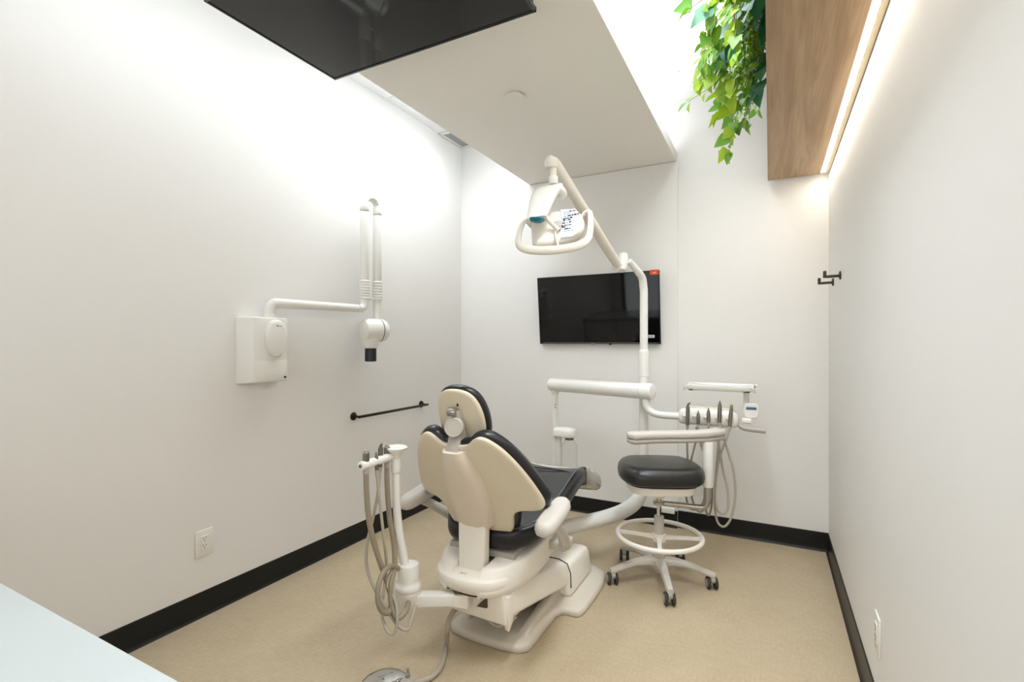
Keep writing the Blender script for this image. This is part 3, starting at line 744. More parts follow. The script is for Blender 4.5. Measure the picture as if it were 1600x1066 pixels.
# headrest
def head_map(u, z, t): return V(AXC - 0.008 + u, 1.640 - 0.33 * (z - 1.005) + 1.6 * u * u + t, z + 0.25 * t)
hh = [(0.0, 1.112), (0.045, 1.106), (0.078, 1.085), (0.098, 1.045), (0.106, 0.995), (0.103, 0.945), (0.088, 0.915), (0.055, 0.905), (0.0, 0.905)]
ho = hh + [(-u, v) for u, v in reversed(hh[1:-1])]
ho = [(p.x, p.y) for p in catmull([(a, b, 0) for a, b in ho], 4, True)]
MB().pillow(ho, [(0.005, -0.005), (0.0, 0.0), (0.0, 0.010)], head_map, center=(0, 1.0), rings=BR).build('headrest_shell', 'cream_shell', dc, ang=50)
MB().pillow(ho, [(0.015, 0.008), (-0.003, 0.011), (-0.009, 0.022), (-0.008, 0.040), (0.004, 0.052), (0.02, 0.056)], head_map, center=(0, 1.0), rings=BR, bulge1=0.006).build('headrest_cushion', 'leather', dc, ang=60)
hy = lambda z: 1.640 - 0.33 * (z - 1.005)
MB().wedge([(AXC + 0.004, hy(.91) - 0.046, 0.900), (AXC + 0.026, hy(.91) - 0.046, 0.900), (AXC + 0.030, hy(.91) - 0.012, 0.900), (AXC + 0.004, hy(.91) - 0.012, 0.900),
            (AXC + 0.000, hy(1.02) - 0.036, 1.030), (AXC + 0.012, hy(1.02) - 0.036, 1.030), (AXC + 0.016, hy(1.02) - 0.004, 1.030), (AXC + 0.000, hy(1.02) - 0.004, 1.030)], 0.003, 2).build('headrest_bracket', 'grey_plastic', dc)
kb = MB().lathe([(0, 0), (0.036, 0), (0.039, 0.004), (0.039, 0.022), (0.036, 0.027), (0.034, 0.0275), (0.033, 0.0255), (0.0, 0.0262)], (AXC - 0.006, hy(.967) - 0.035, 0.966), (0.30, -0.95, 0.02)).build('headrest_knob', 'grey_paint', dc)
MB().cyl((AXC - 0.028, hy(1.02) - 0.035, 1.026), (AXC + 0.010, hy(1.02) - 0.032, 1.026), 0.017, bev=0.003).build('release_lever', 'steel', dc)
MB().wedge([(AXC - 0.030, 1.582, 0.868), (AXC + 0.026, 1.582, 0.868), (AXC + 0.026, 1.600, 0.868), (AXC - 0.030, 1.600, 0.868),
            (AXC - 0.034, hy(.945) - 0.040, 0.945), (AXC + 0.020, hy(.945) - 0.040, 0.945), (AXC + 0.020, hy(.945) - 0.018, 0.945), (AXC - 0.034, hy(.945) - 0.018, 0.945)], 0.003, 2).build('glide_bar', 'grey_plastic', dc)
MB().box((AXC + 0.004, hy(1.055) - 0.004, 1.058), (0.010, 0.004, 0.024), 0.002, 1).build('slot', 'dark_slot', dc)

# armrests
def armrest(s):
    ax = AXC + s * 0.325
    po = [(0.0, -0.135), (0.024, -0.128), (0.041, -0.10), (0.046, -0.04), (0.046, 0.04), (0.041, 0.10), (0.024, 0.128), (0.0, 0.135)]
    po = po + [(-u, v) for u, v in reversed(po[1:-1])]
    po = [(p.x, p.y) for p in catmull([(a, b, 0) for a, b in po], 3, True)]
    MB().pillow(po, [(0.016, 0.0), (0.004, 0.008), (0.0, 0.022), (0.003, 0.040), (0.014, 0.052), (0.024, 0.055)],
                lambda u, v, t: V(ax + u - s * 0.05 * (v), 1.822 + v, 0.578 + t + 0.14 * v), bulge1=0.003).build('armrest_pad', 'arm_pad', dc, ang=60)
    MB().tube([(ax + s * 0.005, 1.80, 0.585), (ax - s * 0.005, 1.88, 0.54), (ax - s * 0.03, 2.0, 0.455), (ax - s * 0.06, 2.11, 0.375)], [0.020, 0.021, 0.024, 0.026], 16, smooth=4).build('armrest_post', 'grey_paint', dc)
    MB().wedge([(min(ax - s * 0.20, ax - s * 0.04), 2.06, 0.36), (max(ax - s * 0.20, ax - s * 0.04), 2.06, 0.36), (max(ax - s * 0.20, ax - s * 0.04), 2.16, 0.36), (min(ax - s * 0.20, ax - s * 0.04), 2.16, 0.36),
                (min(ax - s * 0.20, ax - s * 0.04), 2.06, 0.40), (max(ax - s * 0.20, ax - s * 0.04), 2.06, 0.40), (max(ax - s * 0.20, ax - s * 0.04), 2.16, 0.40), (min(ax - s * 0.20, ax - s * 0.04), 2.16, 0.40)], 0.01, 3).build('armrest_socket', 'grey_paint', dc)
armrest(1); armrest(-1)

# ------------------------------------------------------------------ assistant arm on the chair's rear left
aa = thing('assistant_arm', 'white assistant instrument arm with a post and holder bar left of the chair', 'instrument arm', (-1.30, 1.58, 0.24))
c0 = V(-1.297, 1.579, 0)
MB().lathe([(0, 0.232), (0.040, 0.234), (0.046, 0.25), (0.050, 0.275), (0.050, 0.288)], c0).build('pivot_base', 'warm_white_plastic', aa)
MB().lathe([(0.0505, 0.289), (0.0505, 0.296), (0.0495, 0.298), (0.0525, 0.302), (0.053, 0.312), (0.050, 0.322), (0.044, 0.328), (0.0425, 0.34), (0.0425, 0.392), (0.040, 0.400), (0.03, 0.402), (0, 0.402)], c0).build('swivel_cup', 'white_plastic', aa)
MB().wedge([(-1.275, 1.555, 0.236), (-1.115, 1.640, 0.240), (-1.135, 1.690, 0.240), (-1.292, 1.610, 0.236),
            (-1.275, 1.558, 0.285), (-1.115, 1.645, 0.285), (-1.135, 1.686, 0.285), (-1.292, 1.606, 0.285)], 0.006, 3).build('link_arm', 'white_plastic', aa)
MB().wedge([(-1.155, 1.622, 0.246), (-1.07, 1.668, 0.228), (-1.075, 1.712, 0.228), (-1.175, 1.668, 0.246),
            (-1.155, 1.625, 0.280), (-1.07, 1.670, 0.283), (-1.075, 1.710, 0.283), (-1.175, 1.664, 0.280)], 0.004, 2).build('mount_clevis', 'cream_cover', aa)
MB().lathe([(0.016, 0), (0.016, 0.004), (0.012, 0.006), (0.006, 0.0062), (0, 0.003)], (-1.120, 1.672, 0.284)).build('pivot_bolt', 'dull_steel', aa)
MB().tube([(-1.307, 1.574, 0.373), (-1.316, 1.569, 0.435), (-1.33, 1.562, 0.52), (-1.338, 1.558, 0.611), (-1.341, 1.556, 0.715), (-1.342, 1.555, 0.805)], [0.0185, 0.0185, 0.018, 0.0165, 0.0155, 0.015], 18, smooth=5).build('post', 'white_plastic', aa)
MB().cyl((-1.342, 1.555, 0.772), (-1.342, 1.555, 0.828), 0.020, bev=0.003).build('collar', 'white_plastic', aa)
MB().lathe([(0.018, -0.035), (0.020, -0.012), (0.030, 0.0), (0.044, 0.012), (0.046, 0.018), (0.040, 0.022), (0.02, 0.020), (0, 0.019)], (-1.341, 1.556, 0.854), seg=28).build('control_pad', 'white_plastic', aa)
b0, b1 = V(-1.352, 1.548, 0.838), V(-1.344, 1.362, 0.838)
MB().cyl(b0 + V(0.0, 0.02, 0), b1, 0.0165, bev=0.004).build('holder_bar', 'white_plastic', aa)
MB().cyl(b1 + V(0, 0.001, 0), b1 + V(0, -0.002, 0), 0.007, seg=12).build('bar_end_screw', 'dull_steel', aa)
MB().tube([b0, b0 + V(0.02, 0.012, 0.0), V(*(-1.342, 1.555, 0.828))], [0.016, 0.017, 0.018], 14).build('bar_socket', 'white_plastic', aa)

def instrument(name, label, cat, tip, grip_len, r, hose_pts, hose_r, mtl='dull_steel', hmat='hose', group=None, style=0, smooth=6, tipm=None):
    t = thing(name, label, cat, tuple(hose_pts[0]), group)
    p = Vector(tip); dn = (Vector(hose_pts[0]) - p).normalized()
    a = p; b = p + dn * grip_len
    L = grip_len
    if style == 0:      # slim handpiece
        MB().tube([a, a + dn * L * 0.08, a + dn * L * 0.3, a + dn * L * 0.7, b], [r * 0.55, r * 0.8, r, r * 1.0, r * 0.8], 12).build('handle', mtl, t)
        MB().tube([a - dn * 0.012, a + dn * 0.004], [r * 0.3, r * 0.45] if tipm is None else [r * 0.6, r * 0.85], 8).build('tip', tipm or mtl, t)
    elif style == 1:    # broad suction valve
        MB().tube([a, a + dn * L * 0.1, a + dn * L * 0.5, b], [r * 0.5, r * 1.1, r * 1.2, r * 0.8], 12, flat=0.75).build('handle', mtl, t)
        MB().tube([a - dn * 0.006, a + dn * 0.004], [r * 0.7, r * 0.7], 10).build('tip', 'grey_plastic', t)
    else:               # syringe with nozzle
        MB().tube([a + dn * L * 0.1, a + dn * L * 0.3, b], [r * 0.9, r, r * 0.8], 12).build('handle', mtl, t)
        MB().tube([a + dn * L * 0.14, a + dn * 0.004, a + V(0.012, -0.004, 0.010)], [r * 0.7, r * 0.6, r * 0.35], 8, smooth=3).build('nozzle', mtl, t)
    MB().tube([b - dn * 0.004, b + dn * 0.02], [r * 0.9, hose_r * 1.15], 10).build('hose_collar', 'grey_plastic', t)
    MB().tube([b] + list(hose_pts[1:]), hose_r, 10, smooth=smooth).build('hose', hmat, t)
    return t

G1 = 'instruments on the assistant holder bar'
instrument('suction_valve', 'grey high volume suction hose at the outer end of the assistant holder', 'suction', (-1.344, 1.391, 0.887), 0.062, 0.0125,
           [(-1.344, 1.391, 0.817), (-1.346, 1.396, 0.731), (-1.344, 1.408, 0.619), (-1.335, 1.435, 0.502), (-1.316, 1.468, 0.382), (-1.289, 1.47, 0.306), (-1.275, 1.433, 0.278), (-1.287, 1.404, 0.308), (-1.295, 1.4, 0.368), (-1.301, 1.43, 0.418), (-1.307, 1.483, 0.427), (-1.308, 1.528, 0.401)], 0.0105, 'dull_steel', 'hose', G1, 1)
instrument('air_syringe', 'thin hosed syringe second along the assistant holder bar', 'syringe', (-1.342, 1.443, 0.862), 0.06, 0.008,
           [(-1.34, 1.444, 0.805), (-1.333, 1.447, 0.719), (-1.326, 1.457, 0.607), (-1.32, 1.465, 0.518), (-1.328, 1.484, 0.435), (-1.316, 1.457, 0.35), (-1.31, 1.437, 0.275), (-1.272, 1.423, 0.219), (-1.247, 1.436, 0.207), (-1.243, 1.449, 0.254), (-1.263, 1.461, 0.311), (-1.303, 1.463, 0.362), (-1.31, 1.493, 0.405), (-1.308, 1.528, 0.406)], 0.0058, 'dull_steel', 'hose_pale', G1, 0)
instrument('saliva_ejector', 'tall steel ejector handle standing highest in the assistant holder', 'ejector', (-1.354, 1.481, 0.893), 0.088, 0.0105,
           [(-1.357, 1.48, 0.802), (-1.356, 1.469, 0.715), (-1.367, 1.452, 0.614), (-1.38, 1.434, 0.518), (-1.375, 1.426, 0.436), (-1.346, 1.43, 0.367), (-1.295, 1.445, 0.287), (-1.248, 1.458, 0.225), (-1.215, 1.475, 0.21), (-1.215, 1.498, 0.237), (-1.226, 1.537, 0.27)], 0.0062, 'dull_steel', 'hose_pale', G1, 2)
instrument('suction_valve', 'grey suction hose nearest the white post of the assistant holder', 'suction', (-1.356, 1.52, 0.883), 0.066, 0.0125,
           [(-1.357, 1.519, 0.804), (-1.356, 1.52, 0.722), (-1.351, 1.529, 0.592), (-1.334, 1.532, 0.504), (-1.316, 1.519, 0.424), (-1.292, 1.469, 0.362), (-1.276, 1.455, 0.299), (-1.248, 1.458, 0.254), (-1.241, 1.495, 0.264), (-1.265, 1.539, 0.269)], 0.0105, 'dull_steel', 'hose', G1, 1)

# ------------------------------------------------------------------ foot control with its tube
fc = thing('foot_control', 'round chrome foot control with a grey tube on the floor', 'foot pedal', (-1.27, 1.42, 0))
MB().lathe([(0, 0), (0.088, 0), (0.092, 0.004), (0.092, 0.010), (0.084, 0.013), (0, 0.013)], (-1.285, 1.425, 0), seg=36).build('base_disc', 'grey_plastic', fc)
MB().lathe([(0.086, 0.013), (0.084, 0.020), (0.068, 0.030), (0.040, 0.037), (0.0, 0.040)], (-1.285, 1.425, 0), seg=36).build('dome', 'chrome', fc)
MB().box((-1.205, 1.462, 0.016), (0.05, 0.045, 0.03), 0.006, 3).build('coupling_block', 'grey_plastic', fc)
MB().lathe([(0.009, 0.03), (0.009, 0.044), (0.005, 0.046), (0.005, 0.058), (0.007, 0.060), (0, 0.063)], (-1.215, 1.475, 0), seg=14).build('toggle', 'steel', fc)
MB().tube([(-1.19, 1.47, 0.018), (-1.153, 1.531, 0.012), (-1.158, 1.612, 0.012), (-1.214, 1.723, 0.012), (-1.175, 1.677, 0.114), (-1.183, 1.706, 0.15), (-1.178, 1.743, 0.168), (-1.166, 1.783, 0.171)], 0.0105, 12, smooth=6).build('tube', 'hose_pale', fc)

# ------------------------------------------------------------------ utility post, light pole and delivery unit
PX_, PY_ = -0.701, 3.130
lp = thing('dental_light', 'white dental operating lamp on a bent pole and sprung arm beside the chair', 'lamp', (PX_, PY_, 0))
# lower pipe from the chair base to the pole
MB().tube([(-1.08, 2.56, 0.240), (-0.95, 2.71, 0.256), (-0.86, 2.84, 0.262), (-0.785, 2.97, 0.275), (-0.730, 3.07, 0.315), (PX_ - 0.003, PY_ - 0.005, 0.40), (PX_, PY_, 0.47), (PX_, PY_, 0.52)], [0.043, 0.043, 0.043, 0.043, 0.042, 0.038, 0.034, 0.030], 20, smooth=6).build('support_pipe', 'white_plastic', lp)
MB().cyl((PX_, PY_, 0.50), (PX_, PY_, 1.10), 0.028).build('lower_pole', 'white_plastic', lp)
MB().lathe([(0.026, 1.08), (0.032, 1.085), (0.032, 1.225), (0.029, 1.245), (0.025, 1.25)], (PX_, PY_, 0)).build('pole_sleeve', 'white_plastic', lp)
MB().tube([(PX_, PY_, 1.24), (PX_, PY_, 1.40), (PX_, PY_, 1.60), (PX_ - 0.002, PY_ - 0.004, 1.645), (-0.707, 3.105, 1.699), (-0.73, 3.048, 1.745), (-0.758, 2.989, 1.79)], [0.0245, 0.0245, 0.0245, 0.0245, 0.0235, 0.021, 0.0185], 18, smooth=6).build('upper_pole', 'white_plastic', lp)
j0 = V(*(-0.785, 2.957, 1.776))
MB().tube([j0 + V(0, 0, 0.062), j0 + V(0, 0, 0.055), j0 + V(0, 0, 0.03), j0 + V(-0.004, -0.01, -0.02), j0 + V(-0.008, -0.02, -0.045), j0 + V(-0.008, -0.02, -0.05)], [0.012, 0.026, 0.031, 0.030, 0.026, 0.016], 18).build('pivot_joint', 'white_plastic', lp)
MB().box(j0 + V(-0.028, -0.028, -0.024), (0.05, 0.034, 0.060), 0.006, 3, rot=Matrix.Rotation(0.6, 3, 'Y')).build('pivot_block', 'warm_white_plastic', lp)
a0, a1 = V(*(-0.809, 2.917, 1.76)), V(*(-0.915, 2.173, 2.158))
MB().tube([a0, a0.lerp(a1, 0.02), a0.lerp(a1, 0.5), a0.lerp(a1, 0.97), a1], [0.022, 0.027, 0.029, 0.030, 0.026], 20).build('sprung_arm', 'warm_white_plastic', lp)
MB().cyl(a0.lerp(a1, 0.004), a0.lerp(a1, -0.004), 0.017, seg=16).build('arm_end', 'dark_slot', lp)
k0 = V(*(-0.91, 2.153, 2.139))
MB().tube([k0 + V(0.004, 0.0, 0.035), k0 + V(0.0, 0, 0.030), k0 + V(-0.002, 0, 0.012), k0 + V(-0.004, 0, -0.008), k0 + V(-0.004, 0, -0.020)], [0.012, 0.026, 0.034, 0.033, 0.028], 18).build('knuckle', 'warm_white_plastic', lp)
MB().tube([(-0.906, 2.156, 2.133), (-0.904, 2.156, 2.052)], 0.016, 16).build('spindle', 'warm_white_plastic', lp)
MB().cyl((-0.904, 2.156, 2.079), (-0.904, 2.156, 2.042), 0.021, bev=0.002).build('spindle_collar', 'white_plastic', lp)
# lamp head frame: e1 to the right, e2 up, e3 towards the room's near end
e1 = V(0.8865, 0.4627, 0.10).normalized(); e3 = V(0.30, -0.86, 0.36); e3 = (e3 - e1 * e3.dot(e1)).normalized(); e2 = e3.cross(e1)
o_ = V(*(-0.885, 2.133, 1.854)); K = 0.00298
def hm(a, b, c=0.0): return o_ + e1 * (a * K) + e2 * (b * K) + e3 * c
# drop yoke (sensor housing)
yk = []
for (cx, cy, hw, dp, cc) in ((-2, 62, 20, 0.020, 0.02), (-3, 60, 23, 0.026, 0.026), (-8, 50, 23, 0.030, 0.036), (-17, 30, 20.5, 0.028, 0.056), (-26, 5, 17.5, 0.024, 0.070), (-31, -8, 15.5, 0.020, 0.074)):
    L = []
    for k in range(20):
        an = 2 * PI * k / 20
        sx = math.copysign(abs(math.cos(an)) ** 0.55, math.cos(an)); sy = math.copysign(abs(math.sin(an)) ** 0.55, math.sin(an))
        L.append(hm(cx + hw * sx, cy + 0.10 * hw * sx, cc + dp * sy))
    yk.append(L)
m_ = MB(); m_.loft(yk); m_.build('drop_yoke', 'white_plastic', lp)
MB().tube([hm(8, 58, 0.03), hm(14, 56, 0.02), hm(17, 52, 0.0), hm(14, 46, -0.01)], [0.026, 0.030, 0.028, 0.014], 14, smooth=4, flat=0.7).build('yoke_hook', 'white_plastic', lp)
tlm = MB(); tlm.lathe([(0, -0.012), (0.026, -0.009), (0.038, 0.0), (0.038, 0.004), (0, 0.004)], hm(-31, -8.5, 0.070), V(0.1, 0.05, 1))
tlm.build('sensor_lens', 'teal_lens', lp, label='teal lens')
MB().tube([hm(-16, -2, 0.055), hm(-8, -9, 0.035), hm(2, -17, 0.012)], [0.011, 0.010, 0.012], 12, smooth=4).build('yoke_arm', 'warm_white_plastic', lp)
# lamp body
bodyo = [(-39, -30), (-36, 12), (-26, 22), (0, 25), (28, 26), (38, 22), (46, 6), (44, -14), (30, -28), (0, -37), (-30, -38)]
bodyo = [(p.x, p.y) for p in catmull([(a, b, 0) for a, b in bodyo], 4, True)]
lb_ = MB().pillow([(a * K, b * K) for a, b in bodyo], [(0.02, -0.07), (0.004, -0.055), (0.0, -0.03), (0.004, -0.012), (0.014, -0.002), (0.022, 0.0)], lambda u, v, t: o_ + e1 * u + e2 * v + e3 * t, bulge1=0.004).build('lamp_body', 'warm_white_plastic', lp, ang=50)
MB().pillow([(a * K * 0.8, b * K * 0.72) for a, b in bodyo], [(0, -0.074), (0, -0.066)], lambda u, v, t: o_ + e1 * u + e2 * v + e3 * t).build('lamp_lens', 'paper_label', lp)
MB().tube([hm(-2, -18, 0.006), hm(-3, -28, 0.004), hm(-1, -44, 0.0)], [0.012, 0.011, 0.010], 10, flat=0.5).build('centre_rib', 'warm_white_plastic', lp)
MB().pillow([(0.03 * math.cos(2 * PI * k / 20) + 4 * K, 0.02 * math.sin(2 * PI * k / 20) - 4 * K) for k in range(20)], [(0, 0.003), (0.002, 0.0065)], lambda u, v, t: o_ + e1 * u + e2 * v + e3 * t, center=(4 * K, -4 * K)).build('swivel_well', 'grey_plastic', lp)
MB().lathe([(0.008, 0), (0.008, 0.012), (0, 0.014)], hm(4, -14, 0.006), e3, seg=10).build('swivel_screw', 'dull_steel', lp)
# rating label with its print
lab = MB()
labo = [(10, 22), (34, 21), (40, 4), (34, -22), (22, -30), (4, -30), (10, -8)]
lab.loft([[hm(a, b, c) for a, b in labo] for c in (0.0055, 0.0068)])
lab = lab.build('rating_label', 'paper_label', lp, smooth=False, label='pale printed label')
random.seed(4)
for r_, (y_, x0_, n_) in enumerate(((15, 15, 4), (11.5, 15, 2), (7, 13, 5), (2.5, 12, 3), (-0.5, 12, 3), (-5, 10, 3), (-9.5, 8, 4), (-12, 8, 2), (-16, 12, 2), (-19, 11, 3))):
    x_ = x0_
    pr = MB()
    for q in range(n_):
        wq = random.uniform(2.0, 6.0); hq = random.choice((0.7, 1.6, 2.4, 3.0)) if y_ not in (11.5, -19) else 0.6
        pr.loft([[hm(a, b + (a - 15) * 0.10, c) for a, b in ((x_, y_), (x_ + wq, y_), (x_ + wq, y_ + hq), (x_, y_ + hq))] for c in (0.0068, 0.0074)])
        x_ += wq + random.uniform(0.6, 1.6)
    pr.build('label_print', 'ink', lab, smooth=False)
# loop handles joined by a bumper below
MB().tube([hm(-45, 14, -0.02), hm(-52, 4, -0.01), hm(-59, -16, 0.0), hm(-61, -32, 0.004), hm(-54, -42, 0.004), hm(-34, -47, 0.0), hm(-4, -49, -0.002), hm(26, -46, -0.004), hm(42, -39, -0.006), hm(50, -26, -0.010), hm(55, -6, -0.016), hm(58, 14, -0.022), hm(57, 22, -0.03), hm(49, 21, -0.04), hm(42, 12, -0.045)],
          [0.013, 0.014, 0.016, 0.018, 0.019, 0.020, 0.020, 0.020, 0.019, 0.017, 0.016, 0.015, 0.015, 0.014, 0.013], 14, smooth=5, flat=0.62).build('handle_loop', 'warm_white_plastic', lp)
MB().tube([hm(-44, 16, -0.022), hm(-38, 10, -0.04), hm(-32, 4, -0.045)], 0.012, 10, smooth=3).build('handle_root', 'warm_white_plastic', lp)

# delivery unit: arm across, tray and instrument head
BZ = 0.996
du = thing('delivery_unit', 'white instrument delivery arm with tray and control head by the end wall', 'delivery unit', (-1.352, 3.26, 0))
bl0, bl1 = V(-1.385, 3.266, BZ + 0.004), V(-0.640, 3.075, BZ)
# the bar hangs just in front of the light pole on a clamp
bl1 = V(-0.625, 3.045, BZ); bl0 = V(-1.385, 3.235, BZ)
dirb = (bl1 - bl0).normalized()
MB().tube([bl0, bl0 + dirb * 0.006, bl0 + dirb * 0.02, bl1 - dirb * 0.075], [0.028, 0.042, 0.046, 0.050], 24, flat=0.98).build('flex_arm', 'white_plastic', du)
MB().tube([bl1 - dirb * 0.073, bl1 - dirb * 0.016, bl1 - dirb * 0.004, bl1], [0.0505, 0.051, 0.046, 0.034], 24).build('arm_end_cap', 'white_plastic', du)
lx, ly = bl0.x + 0.045, bl0.y - 0.012
MB().cyl((lx, ly, 0.0), (lx, ly, BZ - 0.035), 0.0215).build('support_post', 'white_plastic', du)
MB().cyl((lx, ly, BZ - 0.065), (lx, ly, BZ - 0.03), 0.026, bev=0.003).build('post_collar', 'white_plastic', du)
MB().lathe([(0, 0), (0.075, 0), (0.078, 0.004), (0.072, 0.014), (0.03, 0.018), (0, 0.018)], (lx, ly, 0)).build('floor_flange', 'white_plastic', du)
for z in (0.84, 0.86):
    MB().cyl((lx + 0.009, ly - 0.019, z), (lx + 0.010, ly - 0.022, z), 0.004, seg=10).build('set_screw', 'dull_steel', du)
ea = bl1 - dirb * 0.045
MB().tube([ea + V(0, 0, -0.03), ea + V(0.0, -0.004, -0.075), ea + V(0.012, -0.006, -0.105), ea + V(0.045, -0.010, -0.128), ea + V(0.10, -0.005, -0.138), V(-0.455, 3.06, BZ - 0.138), V(-0.40, 3.08, BZ - 0.138)], [0.024, 0.023, 0.022, 0.021, 0.021, 0.021, 0.021], 16, smooth=5).build('head_arm', 'white_plastic', du)
# control head
HCX, HCY, HCZ = -0.318, 3.10, 0.868
def dm(u, v, t): return V(HCX + u, HCY + v - 0.06 * u, HCZ + t - 0.10 * (v + 0.09))
hout = [(-0.165, -0.055), (-0.14, -0.082), (-0.07, -0.092), (0.0, -0.094), (0.07, -0.092), (0.14, -0.080), (0.162, -0.05), (0.162, 0.05), (0.14, 0.085), (0.0, 0.09), (-0.14, 0.085), (-0.165, 0.05)]
hout = [(p.x, p.y) for p in catmull([(a, b, 0) for a, b in hout], 4, True)]
MB().pillow(hout, [(0.03, -0.050), (0.012, -0.046), (0.002, -0.030), (0.0, -0.005), (0.004, 0.022), (0.016, 0.038), (0.030, 0.044)], dm, bulge1=0.006).build('control_head', 'white_plastic', du, ang=50)
MB().pillow([(a * 0.8, b * 0.5 + 0.02) for a, b in hout], [(0.0, 0.046), (0.0, 0.055), (0.008, 0.060)], dm, center=(0, 0.02)).build('head_pad', 'warm_white_plastic', du)
# tray on its bracket
tz = 1.035
MB().pillow([(p.x, p.y) for p in catmull([(-0.18, -0.11, 0), (-0.165, -0.125, 0), (0.165, -0.125, 0), (0.18, -0.11, 0), (0.18, 0.11, 0), (0.165, 0.125, 0), (-0.165, 0.125, 0), (-0.18, 0.11, 0)], 3, True)],
            [(0.022, -0.022), (0.006, -0.016), (0.0, -0.004), (0.0, 0.008), (0.006, 0.008), (0.012, 0.0)], lambda u, v, t: V(-0.262 + u, 3.185 + v - 0.03 * u, tz + t)).build('tray', 'white_plastic', du, ang=50)
MB().tube([(-0.125, 3.14, tz - 0.008), (-0.12, 3.14, tz - 0.04), (-0.12, 3.13, 0.945), (-0.122, 3.10, 0.925)], [0.017, 0.016, 0.016, 0.018], 14, smooth=4).build('tray_bracket', 'white_plastic', du)
MB().box((-0.175, 3.15, tz - 0.012), (0.15, 0.05, 0.016), 0.005, 2).build('tray_rail', 'warm_white_plastic', du)
dp = [(p.x, p.y) for p in catmull([(-0.040, -0.02, 0), (-0.034, 0.034, 0), (0.0, 0.042, 0), (0.034, 0.034, 0), (0.040, -0.02, 0), (0.022, -0.042, 0), (-0.022, -0.042, 0)], 4, True)]
ds = MB().pillow(dp, [(0.006, 0.03), (0.0, 0.024), (0.0, -0.010), (0.006, -0.016)], lambda u, v, t: V(-0.092 + u, 3.085 + t, 0.912 + v)).build('display_unit', 'white_plastic', du)
MB().box((-0.092, 3.0675, 0.926), (0.052, 0.003, 0.014), 0.001, 1).build('display', 'lcd', ds, smooth=False, label='small blue display')
MB().box((-0.115, 3.07, 0.855), (0.05, 0.04, 0.03), 0.008, 3).build('handle_mount', 'white_plastic', du)
MB().tube([(-0.155, 3.05, 0.835), (-0.135, 3.02, 0.822), (-0.10, 3.01, 0.818), (-0.02, 3.005, 0.815)], [0.012, 0.013, 0.0135, 0.0135], 14, smooth=4).build('handle', 'grey_plastic', du)
# instrument holders in the front edge
xs = [-0.438, -0.382, -0.322, -0.262, -0.203]
for x in xs:
    MB().lathe([(0.012, -0.012), (0.017, -0.010), (0.017, 0.006), (0.012, 0.008), (0.010, 0.004), (0.010, -0.012)], (x, 3.012 - 0.06 * (x - HCX), HCZ + 0.002), (0, -0.35, 1), seg=16).build('instrument_holder', 'warm_white_plastic', du)
YI = 2.996
G2 = 'instruments on the delivery head'
instrument('air_syringe', 'air and water syringe at the left end of the delivery head', 'syringe', (-0.418, 2.99, 0.939), 0.125, 0.011,
           [(-0.421, 2.985, 0.792), (-0.421, 2.985, 0.744), (-0.42, 2.98, 0.672), (-0.41, 2.98, 0.508), (-0.389, 2.98, 0.383), (-0.355, 2.985, 0.332), (-0.321, 2.99, 0.372), (-0.311, 2.99, 0.482), (-0.326, 3, 0.623), (-0.356, 3.02, 0.726), (-0.38, 3.05, 0.8)], 0.0058, 'dull_steel', 'hose', G2, 2)
instrument('handpiece_hose', 'bare handpiece hose second from the left on the delivery head', 'handpiece', (-0.362, 2.99, 0.895), 0.07, 0.0095,
           [(-0.362, 2.985, 0.812), (-0.369, 2.985, 0.76), (-0.396, 2.98, 0.638), (-0.42, 2.98, 0.525), (-0.427, 2.98, 0.414), (-0.403, 2.985, 0.342), (-0.352, 2.99, 0.36), (-0.323, 3, 0.441), (-0.321, 3.02, 0.583), (-0.338, 3.05, 0.722)], 0.0058, 'dull_steel', 'hose', G2, 0)
instrument('handpiece_hose', 'handpiece in the middle holder of the delivery head', 'handpiece', (-0.308, 2.99, 0.913), 0.075, 0.010,
           [(-0.307, 2.985, 0.83), (-0.304, 2.98, 0.781), (-0.304, 2.985, 0.683), (-0.291, 2.99, 0.539), (-0.292, 3, 0.373), (-0.314, 3.02, 0.309), (-0.333, 3.03, 0.395), (-0.323, 3.04, 0.615), (-0.312, 3.06, 0.76)], 0.0058, 'dull_steel', 'hose', G2, 0)
instrument('handpiece_hose', 'pointed steel handpiece second from the right on the delivery head', 'handpiece', (-0.248, 2.99, 0.956), 0.112, 0.0115,
           [(-0.251, 2.985, 0.835), (-0.234, 2.98, 0.787), (-0.201, 2.98, 0.677), (-0.175, 2.98, 0.573), (-0.169, 2.98, 0.451), (-0.188, 2.98, 0.332), (-0.224, 2.98, 0.272), (-0.261, 2.985, 0.293), (-0.274, 2.99, 0.397), (-0.269, 3, 0.539), (-0.26, 3.02, 0.698), (-0.263, 3.05, 0.795)], 0.0064, 'dull_steel', 'hose_pale', G2, 0)
instrument('handpiece_hose', 'brass tipped handpiece at the right end of the delivery head', 'handpiece', (-0.189, 2.99, 0.938), 0.112, 0.0105,
           [(-0.197, 2.975, 0.826), (-0.21, 2.965, 0.77), (-0.239, 2.96, 0.684), (-0.262, 2.96, 0.568), (-0.272, 2.965, 0.44), (-0.259, 2.97, 0.362), (-0.227, 2.975, 0.344), (-0.205, 2.985, 0.384), (-0.209, 3, 0.475), (-0.233, 3.01, 0.577), (-0.254, 3.03, 0.697), (-0.263, 3.05, 0.795)], 0.0064, 'dull_steel', 'hose_pale', G2, 0, tipm='brass')

